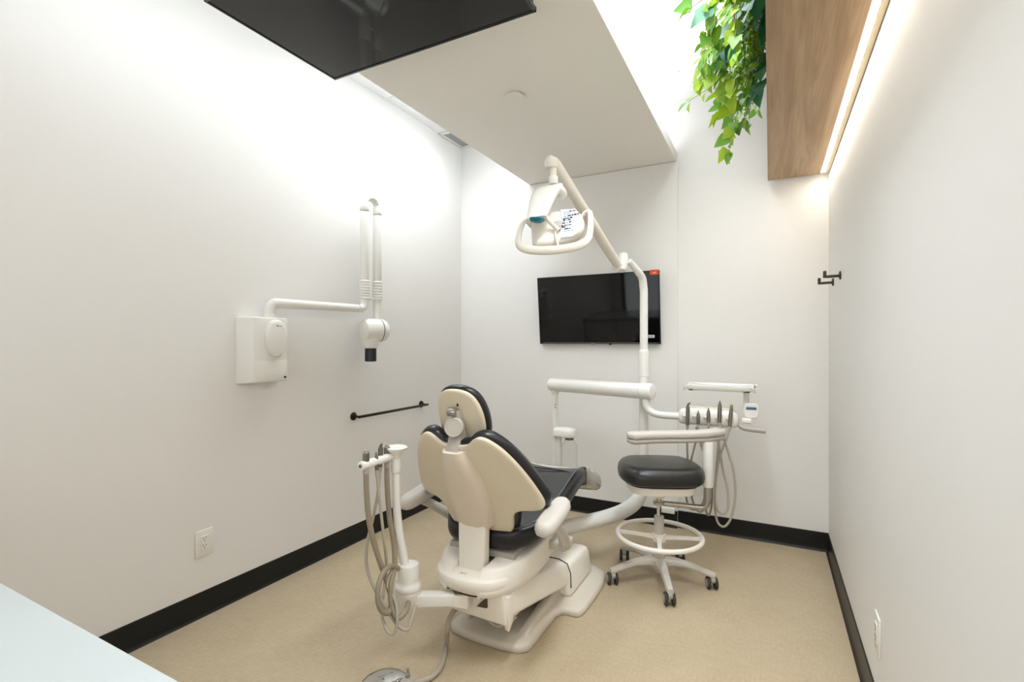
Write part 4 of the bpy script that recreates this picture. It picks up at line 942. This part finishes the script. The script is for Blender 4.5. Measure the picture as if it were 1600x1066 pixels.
# water bottle unit on the support post
wbx, wby = lx + 0.11, ly - 0.035
wu = thing('water_bottle', 'clear water bottle under a white cap clamped to the far post', 'bottle', (wbx, wby, 0.45))
MB().pillow([(p.x, p.y) for p in catmull([(-0.105, -0.03, 0), (-0.105, 0.035, 0), (-0.06, 0.045, 0), (0.03, 0.05, 0), (0.055, 0.0, 0), (0.03, -0.05, 0), (-0.06, -0.04, 0)], 4, True)],
            [(0.004, 0.645), (0.0, 0.650), (0.0, 0.685), (0.006, 0.697), (0.02, 0.704)], lambda u, v, t: V(wbx + u, wby + v + 0.01, t), bulge1=0.006, center=(-0.02, 0)).build('cap_bracket', 'white_plastic', wu)
MB().box((wbx - 0.075, wby + 0.02, 0.54), (0.035, 0.03, 0.22), 0.004, 2).build('backplate', 'white_plastic', wu)
MB().lathe([(0.03, 0.645), (0.03, 0.630), (0.026, 0.626)], (wbx + 0.01, wby, 0)).build('bottle_neck', 'dull_steel', wu)
MB().lathe([(0.028, 0.628), (0.040, 0.612), (0.053, 0.590), (0.055, 0.570), (0.055, 0.40), (0.050, 0.385), (0, 0.383)], (wbx + 0.01, wby, 0)).build('bottle', 'bottle_plastic', wu)

# ------------------------------------------------------------------ operator stool
SCX, SCY = -0.536, 2.762
sl_ = thing('operator_stool', 'dental stool with black seat, foot ring and curved torso bar', 'stool', (SCX, SCY, 0))
sq = [(0.0, -0.205), (0.11, -0.20), (0.175, -0.175), (0.215, -0.10), (0.222, 0.0), (0.205, 0.11), (0.16, 0.175), (0.09, 0.195), (0.0, 0.20)]
sq = sq + [(-a, b) for a, b in reversed(sq[1:-1])]
sq = [(p.x, p.y) for p in catmull([(a, b, 0) for a, b in sq], 3, True)]
yaw = math.radians(24)
def stm(u, v, t):
    c, s = math.cos(yaw), math.sin(yaw)
    return V(SCX + u * c - v * s, SCY + u * s + v * c, t)
MB().pillow(sq, [(0.05, 0.552), (0.02, 0.556), (0.004, 0.570), (0.0, 0.594), (0.005, 0.618), (0.02, 0.636), (0.045, 0.646)], stm, rings=(0.9, 0.75, 0.55, 0.33, 0.14), bulge1=0.008).build('seat_cushion', 'leather_matt', sl_, ang=60)
MB().pillow([(a * 0.80, b * 0.80) for a, b in sq], [(0.03, 0.497), (0.008, 0.502), (0.0, 0.520), (0.0, 0.546)], stm).build('seat_pan', 'cream_cover', sl_, ang=50)
MB().pillow([(a * 0.86 , b * 0.86) for a, b in sq], [(0.01, 0.543), (0.0, 0.546), (0.0, 0.558)], stm).build('seat_board', 'black_plastic', sl_)
MB().lathe([(0.02, 0.447), (0.028, 0.452), (0.050, 0.485), (0.054, 0.503)], (SCX, SCY, 0)).build('seat_boss', 'cream_cover', sl_)
MB().cyl((SCX, SCY, 0.335), (SCX, SCY, 0.455), 0.0125).build('gas_piston', 'chrome', sl_)
MB().lathe([(0.013, 0.412), (0.030, 0.412), (0.032, 0.416), (0.032, 0.428), (0.028, 0.432), (0.013, 0.432)], (SCX, SCY, 0)).build('arm_collar', 'steel', sl_)
MB().lathe([(0.015, 0.352), (0.024, 0.350), (0.026, 0.345), (0.026, 0.185), (0.030, 0.180), (0.030, 0.120), (0.045, 0.115), (0.048, 0.10), (0.044, 0.075), (0.02, 0.06), (0.018, 0.045), (0, 0.045)], (SCX, SCY, 0)).build('column', 'grey_paint', sl_)
MB().tube([V(SCX + 0.222 * math.cos(2 * PI * k / 64), SCY + 0.222 * math.sin(2 * PI * k / 64), 0.245) for k in range(65)], 0.0125, 12, cap=False).build('foot_ring', 'cream_cover', sl_)
hub = MB().lathe([(0.026, 0.255), (0.034, 0.253), (0.036, 0.245), (0.036, 0.215), (0.026, 0.212)], (SCX, SCY, 0)).build('ring_hub', 'cream_cover', sl_)
for k in range(4):
    a = math.radians(-78 + 90 * k); d_ = V(math.cos(a), math.sin(a), 0); n_ = V(-d_.y, d_.x, 0)
    c_ = V(SCX, SCY, 0)
    loops = [[c_ + d_ * r + n_ * (s * w_) + V(0, 0, z + dz) for s, dz in ((-1, -0.007), (1, -0.007), (1, 0.007), (-1, 0.007))] for r, w_, z in ((0.03, 0.020, 0.236), (0.07, 0.013, 0.238), (0.14, 0.010, 0.242), (0.218, 0.010, 0.245))]
    MB().loft(loops).build('ring_spoke', 'cream_cover', sl_)
for k in range(5):
    a = math.radians(4 + 72 * k); d_ = V(math.cos(a), math.sin(a), 0); n_ = V(-d_.y, d_.x, 0); c_ = V(SCX, SCY, 0)
    loops = []
    for r, w_, zt, zb in ((0.03, 0.030, 0.128, 0.085), (0.08, 0.026, 0.130, 0.096), (0.15, 0.022, 0.122, 0.096), (0.22, 0.019, 0.104, 0.080), (0.262, 0.018, 0.092, 0.068), (0.284, 0.016, 0.088, 0.066)):
        loops.append([c_ + d_ * r + n_ * (s * w_) + V(0, 0, z) for s, z in ((-0.8, zb), (0.8, zb), (1, zb + 0.006), (1, zt - 0.010), (0.72, zt), (-0.72, zt), (-1, zt - 0.010), (-1, zb + 0.006))])
    MB().loft(loops).build('leg', 'grey_paint', sl_)
    cc = c_ + d_ * 0.270
    ca = math.radians((24, 36, 15, 30, 22)[k]); wd = V(math.cos(ca), math.sin(ca), 0)   # wheel axle direction
    roll = V(-wd.y, wd.x, 0)
    cs = MB(); cs.cyl(cc + V(0, 0, 0.04), cc + V(0, 0, 0.070), 0.011, seg=14)
    cs.tube([cc + V(0, 0, 0.055) - wd * 0.010 + roll * 0.004, cc + V(0, 0, 0.055) + wd * 0.010 + roll * 0.004], 0.022, 16)
    cst = cs.build('caster', 'tyre_hub', sl_)
    for s in (-1, 1):
        ax_ = wd * s
        MB().lathe([(0.0, 0.010), (0.022, 0.010), (0.030, 0.012), (0.0315, 0.016), (0.0315, 0.022), (0.029, 0.026), (0.022, 0.027)], cc + V(0, 0, 0.0315) + roll * 0.010, ax_, seg=22).build('wheel', 'tyre', cst)
        MB().lathe([(0.022, 0.024), (0.020, 0.0275), (0.0, 0.0285)], cc + V(0, 0, 0.0315) + roll * 0.010, ax_, seg=18).build('wheel_hub', 'tyre_hub', cst)
# torso bar
pb = V(-0.292, 2.802, 0)
lk = MB()
lk.tube([V(SCX + 0.02, SCY, 0.421), V(-0.42, 2.782, 0.419), V(-0.345, 2.796, 0.417), V(-0.310, 2.801, 0.422), V(-0.295, 2.802, 0.445), V(-0.292, 2.802, 0.48)], [0.014, 0.014, 0.0145, 0.0155, 0.0165, 0.017], 14, smooth=5, flat=1.0)
lk.build('arm_link', 'steel', sl_)
MB().cyl(pb + V(0, 0, 0.47), pb + V(0, 0, 0.535), 0.0185).build('arm_sleeve', 'steel', sl_)
MB().cyl(pb + V(0, 0, 0.53), pb + V(0, 0, 0.770), 0.0275, bev=0.003).build('arm_post', 'white_plastic', sl_)
bar = [(-0.650, 2.560), (-0.615, 2.600), (-0.54, 2.660), (-0.46, 2.710), (-0.38, 2.760), (-0.31, 2.820), (-0.262, 2.885), (-0.245, 2.930)]
bl_ = catmull([(a, b, 0) for a, b in bar], 5)
def bar_part(z0, z1, ins):
    loops = []; n = len(bl_)
    for i, p in enumerate(bl_):
        t = (bl_[min(i + 1, n - 1)] - bl_[max(i - 1, 0)]).normalized(); nn = V(-t.y, t.x, 0)
        q = i / (n - 1); e = min(q, 1 - q); wdt = 0.042 * min(1, math.sqrt(e / 0.06)) if e < 0.06 else 0.042
        wdt = max(wdt, 0.004) - ins
        L = []
        for k in range(16):
            an = 2 * PI * k / 16
            sx = math.copysign(abs(math.cos(an)) ** 0.6, math.cos(an)); sy = math.copysign(abs(math.sin(an)) ** 0.6, math.sin(an))
            L.append(p + nn * (wdt * sx) + V(0, 0, (z0 + z1) / 2 + (z1 - z0) / 2 * sy * (0.4 + 0.6 * min(1, e / 0.06))))
        loops.append(L)
    return MB().loft(loops)
bar_part(0.790, 0.828, 0.0).build('torso_pad', 'arm_pad', sl_, ang=60)
bar_part(0.766, 0.794, 0.002).build('torso_bar_shell', 'grey_plastic', sl_, ang=60)

# ------------------------------------------------------------------ trailing plants in the bulkhead planter
def leaf_mesh(name, outline, fold, droop, material, nrm=1.0):
    """half outline from base (0,0) to tip (0,1); folded along the midrib and drooping towards the tip"""
    bm = bmesh.new()
    left = []; right = []; mid = []
    for x, y in outline:
        zz = -droop * y * y
        mid.append(bm.verts.new((0, y, zz)))
        left.append(bm.verts.new((-x, y - 0.10 * x, zz + fold * x)) if x > 1e-4 else mid[-1])
        right.append(bm.verts.new((x, y - 0.10 * x, zz + fold * x)) if x > 1e-4 else mid[-1])
    for side, flip in ((left, False), (right, True)):
        for i in range(len(outline) - 1):
            vs = []
            for v in (mid[i], side[i], side[i + 1], mid[i + 1]):
                if v not in vs: vs.append(v)
            if len(vs) >= 3:
                try: bm.faces.new(vs if not flip else list(reversed(vs)))
                except ValueError: pass
    me = bpy.data.meshes.new(name); bm.to_mesh(me); bm.free()
    for p in me.polygons: p.use_smooth = True
    me.materials.append(MATS[material])
    return me
heart = [(0, 0.0), (0.30, 0.02), (0.44, 0.16), (0.46, 0.34), (0.38, 0.56), (0.22, 0.80), (0.0, 1.06)]
ivy = [(0, 0.0), (0.28, -0.03), (0.46, 0.08), (0.42, 0.26), (0.50, 0.46), (0.34, 0.58), (0.20, 0.80), (0.0, 1.08)]
oval = [(0, 0.0), (0.16, 0.12), (0.26, 0.32), (0.27, 0.52), (0.18, 0.78), (0.0, 1.05)]
LM = {'b': [leaf_mesh('leaf', heart, 0.30, 0.18, 'leaf_bright'), leaf_mesh('leaf', oval, 0.35, 0.22, 'leaf_bright'), leaf_mesh('leaf', ivy, 0.22, 0.15, 'leaf_bright')],
      'm': [leaf_mesh('leaf', heart, 0.25, 0.22, 'leaf_mid'), leaf_mesh('leaf', ivy, 0.20, 0.18, 'leaf_mid'), leaf_mesh('leaf', oval, 0.30, 0.25, 'leaf_mid')],
      'd': [leaf_mesh('leaf', ivy, 0.15, 0.20, 'leaf_dark'), leaf_mesh('leaf', heart, 0.20, 0.25, 'leaf_dark')]}
rnd = random.Random(11)
def add_leaf(parent, kind, base, direction, size, twist):
    me = rnd.choice(LM[kind])
    y = Vector(direction).normalized()
    # leaf face leans outwards from the bulkhead
    n = (V(-0.55, -0.75, 0.35) + V(rnd.uniform(-.6, .6), rnd.uniform(-.6, .6), rnd.uniform(-.5, .5))).normalized()
    z = (n - y * n.dot(y)); z = z.normalized() if z.length > 0.05 else y.orthogonal().normalized()
    x = y.cross(z)
    o = bpy.data.objects.new('leaf', me); COL.objects.link(o)
    M = frame(base, x, y, z) @ Matrix.Rotation(twist, 4, 'Y') @ Matrix.Scale(size, 4)
    o.parent = parent
    o.matrix_parent_inverse = Matrix.Translation(parent.location).inverted()
    o.matrix_basis = M
    return o

def vine(parent, pts, kinds, size, step, r=0.0022, bare=0.15, jitter=0.8):
    P = catmull(pts, 8)
    MB().tube(P, [r * (1.3 - 0.8 * i / (len(P) - 1)) for i in range(len(P))], 6).build('stem', 'plant_stem', parent)
    acc = 0; L = sum((b - a).length for a, b in zip(P, P[1:])); run = 0; side = 1; n = 0
    for a, b in zip(P, P[1:]):
        seg = (b - a); run += seg.length; acc += seg.length
        if run < L * bare: acc = 0; continue
        while acc >= step:
            acc -= step; side = -side
            t = seg.normalized()
            lat = t.cross(V(-0.5, -0.8, 0.2)).normalized() * side
            d_ = (t * rnd.uniform(0.1, 0.8) + lat * rnd.uniform(0.5, 1.0) + V(rnd.uniform(-.4, .3), rnd.uniform(-.5, .3), rnd.uniform(-.6, .2)) * jitter)
            base = b + d_.normalized() * size * 0.22
            if base.x > BX0 - 0.004 and base.z < BZ1 + 0.02: base.x = BX0 - 0.006
            if d_.x > 0: d_.x *= -0.4
            add_leaf(parent, rnd.choice(kinds), base, d_, size * rnd.uniform(0.7, 1.2), rnd.uniform(-0.6, 0.6)); n += 1
    d_ = (P[-1] - P[-3]).normalized()
    add_leaf(parent, kinds[0], P[-1], d_, size, 0.2)
    return n

pl1 = thing('hanging_ivy', 'dark green broad leaved ivy spilling from the near part of the oak planter', 'plant', (0.10, 1.75, BZ1 - 0.09), 'plants in the oak planter')
pl2 = thing('trailing_vine', 'bright green heart leaved vine trailing lowest from the oak planter', 'plant', (0.10, 2.25, BZ1 - 0.09), 'plants in the oak planter')
pl3 = thing('small_leaved_creeper', 'dense yellow green small leaved creeper in the middle of the oak planter', 'plant', (0.10, 2.05, BZ1 - 0.09), 'plants in the oak planter')

pl4 = thing('trailing_vine', 'bushy bright green vine at mid length of the oak planter, just behind the dark ivy', 'plant', (0.10, 2.1, BZ1 - 0.09), 'plants in the oak planter')
pl5 = thing('trailing_vine', 'bushy green vine at the end of the planting nearest the end wall', 'plant', (0.10, 2.5, BZ1 - 0.09), 'plants in the oak planter')

def over(y, z_up=0.05):
    return [(0.10, y, BZ1 - 0.085), (0.05, y, BZ1 + z_up * 0.6), (-0.03, y - 0.01, BZ1 + z_up)]
tot = 0
# explicit strands: (start y, path points, kinds, leaf size, step)
S2 = [
    (2.50, [(-0.049, 2.637, 2.749), (-0.104, 2.631, 2.545), (-0.146, 2.631, 2.385), (-0.168, 2.62, 2.292), (-0.176, 2.615, 2.226)], 'bm', 0.062, 0.026),
    (2.40, [(-0.08, 2.496, 2.652), (-0.163, 2.453, 2.536), (-0.235, 2.415, 2.463), (-0.287, 2.388, 2.425), (-0.333, 2.364, 2.39)], 'mb', 0.055, 0.040),
    (2.35, [(-0.06, 2.541, 2.641), (-0.139, 2.5, 2.464), (-0.178, 2.479, 2.39), (-0.207, 2.464, 2.345)], 'bm', 0.060, 0.030),
    (2.55, [(-0.036, 2.711, 2.755), (-0.069, 2.694, 2.566), (-0.086, 2.685, 2.441), (-0.092, 2.682, 2.363)], 'mb', 0.050, 0.030),
    (2.45, [(-0.04, 2.63, 2.773), (-0.115, 2.568, 2.61), (-0.181, 2.523, 2.484), (-0.226, 2.499, 2.454)], 'bm', 0.060, 0.028),
    (2.60, [(-0.031, 2.781, 2.823), (-0.043, 2.775, 2.662), (-0.051, 2.771, 2.534), (-0.048, 2.772, 2.469)], 'mb', 0.052, 0.026),
    (2.30, [(-0.053, 2.454, 2.765), (-0.134, 2.412, 2.651), (-0.21, 2.372, 2.565), (-0.25, 2.351, 2.485)], 'bm', 0.062, 0.028),
    (2.15, [(-0.055, 2.34, 2.739), (-0.128, 2.302, 2.671), (-0.188, 2.271, 2.589), (-0.229, 2.249, 2.53)], 'bm', 0.062, 0.028),
    (2.50, [(-0.036, 2.689, 2.68), (-0.074, 2.668, 2.494), (-0.119, 2.645, 2.369), (-0.152, 2.628, 2.323)], 'bm', 0.052, 0.026),
    (2.42, [(-0.034, 2.577, 2.772), (-0.066, 2.56, 2.623), (-0.092, 2.546, 2.504), (-0.114, 2.535, 2.414)], 'mb', 0.055, 0.024),
]
for k in range(20):
    ys = rnd.uniform(1.95, 2.65)
    reach, drop = rnd.uniform(0.03, 0.20), rnd.uniform(0.14, 0.46)
    e = V(BX0 - 0.03 - reach, ys - rnd.uniform(0.0, 0.12), BZ1 - drop)
    m0 = V(BX0 - 0.05 - reach * 0.35, ys - 0.02, BZ1 - drop * 0.22); m1 = V(BX0 - 0.05 - reach * 0.8, ys - 0.05, BZ1 - drop * 0.62)
    S2.append((ys, [tuple(m0), tuple(m1), tuple(e)], rnd.choice(('bm', 'mb', 'b', 'bm')), rnd.uniform(0.042, 0.062), 0.027))
for q, (y, path, kinds, sz, stp) in enumerate(S2):
    tot += vine(pl2 if q < 10 else (pl4 if y < 2.3 else pl5), over(y, 0.04) + path, kinds, sz, stp, bare=0.12)
S1 = [
    (1.75, [(-0.091, 2.039, 2.676), (-0.176, 1.995, 2.616), (-0.24, 1.962, 2.568), (-0.266, 1.948, 2.546)], 'bm', 0.075, 0.045),
    (1.80, [(-0.04, 2.179, 2.75), (-0.085, 2.155, 2.624), (-0.119, 2.138, 2.535), (-0.141, 2.126, 2.477)], 'd', 0.105, 0.050),
    #(1.88, [(-0.025, 2.243, 2.761), (-0.048, 2.231, 2.632), (-0.057, 2.226, 2.554), (-0.062, 2.224, 2.507)], 'd', 0.105, 0.050),
    (1.70, [(-0.07, 2.05, 2.723), (-0.134, 2.017, 2.628), (-0.176, 1.995, 2.568), (-0.193, 1.986, 2.551)], 'db', 0.095, 0.045),
    (1.95, [(-0.031, 2.33, 2.739), (-0.079, 2.305, 2.631), (-0.127, 2.28, 2.55), (-0.15, 2.268, 2.51)], 'dm', 0.085, 0.045),
    (2.10, [(-0.023, 2.47, 2.651), (-0.033, 2.465, 2.508), (-0.043, 2.459, 2.423)], 'd', 0.075, 0.040),
    #(1.65, [(-0.036, 2.068, 2.747), (-0.066, 2.053, 2.628), (-0.091, 2.039, 2.556), (-0.113, 2.028, 2.52)], 'db', 0.085, 0.04),
]
for y, path, kinds, sz, stp in S1:
    tot += vine(pl1, over(y, 0.05) + path, kinds, sz, stp, bare=0.2, r=0.003)
# creeper: countless tiny leaves as one part, on a few stems
tiny = bmesh.new()
rr = random.Random(5)
for s in range(16):
    y = 2.1 + 0.03 * s
    tgt = V(*(-0.111, 2.48, 2.55)) + V(rr.uniform(-0.07, 0.07), rr.uniform(-0.12, 0.12), rr.uniform(-0.08, 0.12))
    if tgt.x > BX0 - 0.02: tgt.x = BX0 - 0.02
    pts = catmull(over(y, 0.05) + [tuple(V(-0.06, y, BZ1 - 0.03).lerp(tgt, 0.5)), tuple(tgt), tuple(tgt + V(-0.02, -0.02, -0.06))], 6)
    MB().tube(pts, 0.0016, 5).build('stem', 'plant_stem', pl3)
    for k in range(75):
        i = rr.randrange(len(pts) // 3, len(pts)); p = pts[i] + V(rr.gauss(0, 0.022), rr.gauss(0, 0.025), rr.gauss(0, 0.025))
        if p.x > BX0 - 0.012: p.x = BX0 - 0.012 - rr.random() * 0.02
        d_ = V(rr.uniform(-1, 0.2), rr.uniform(-1, 1), rr.uniform(-1, 0.6)).normalized(); n = V(rr.uniform(-1, 1), rr.uniform(-1, 0.2), rr.uniform(-.2, 1)).normalized()
        sx = d_.cross(n)
        if sx.length < 0.1: continue
        sx.normalize(); q = rr.uniform(0.014, 0.024)
        vs = [tiny.verts.new(p), tiny.verts.new(p + d_ * q * 0.5 + sx * q * 0.32 + n * q * 0.08), tiny.verts.new(p + d_ * q), tiny.verts.new(p + d_ * q * 0.5 - sx * q * 0.32 + n * q * 0.08)]
        tiny.faces.new(vs)
me = bpy.data.meshes.new('foliage'); tiny.to_mesh(me); tiny.free(); me.materials.append(MATS['leaf_bright'])
fo = bpy.data.objects.new('foliage', me); COL.objects.link(fo); put(fo, pl3); fo['kind'] = 'stuff'
print('leaves', tot)
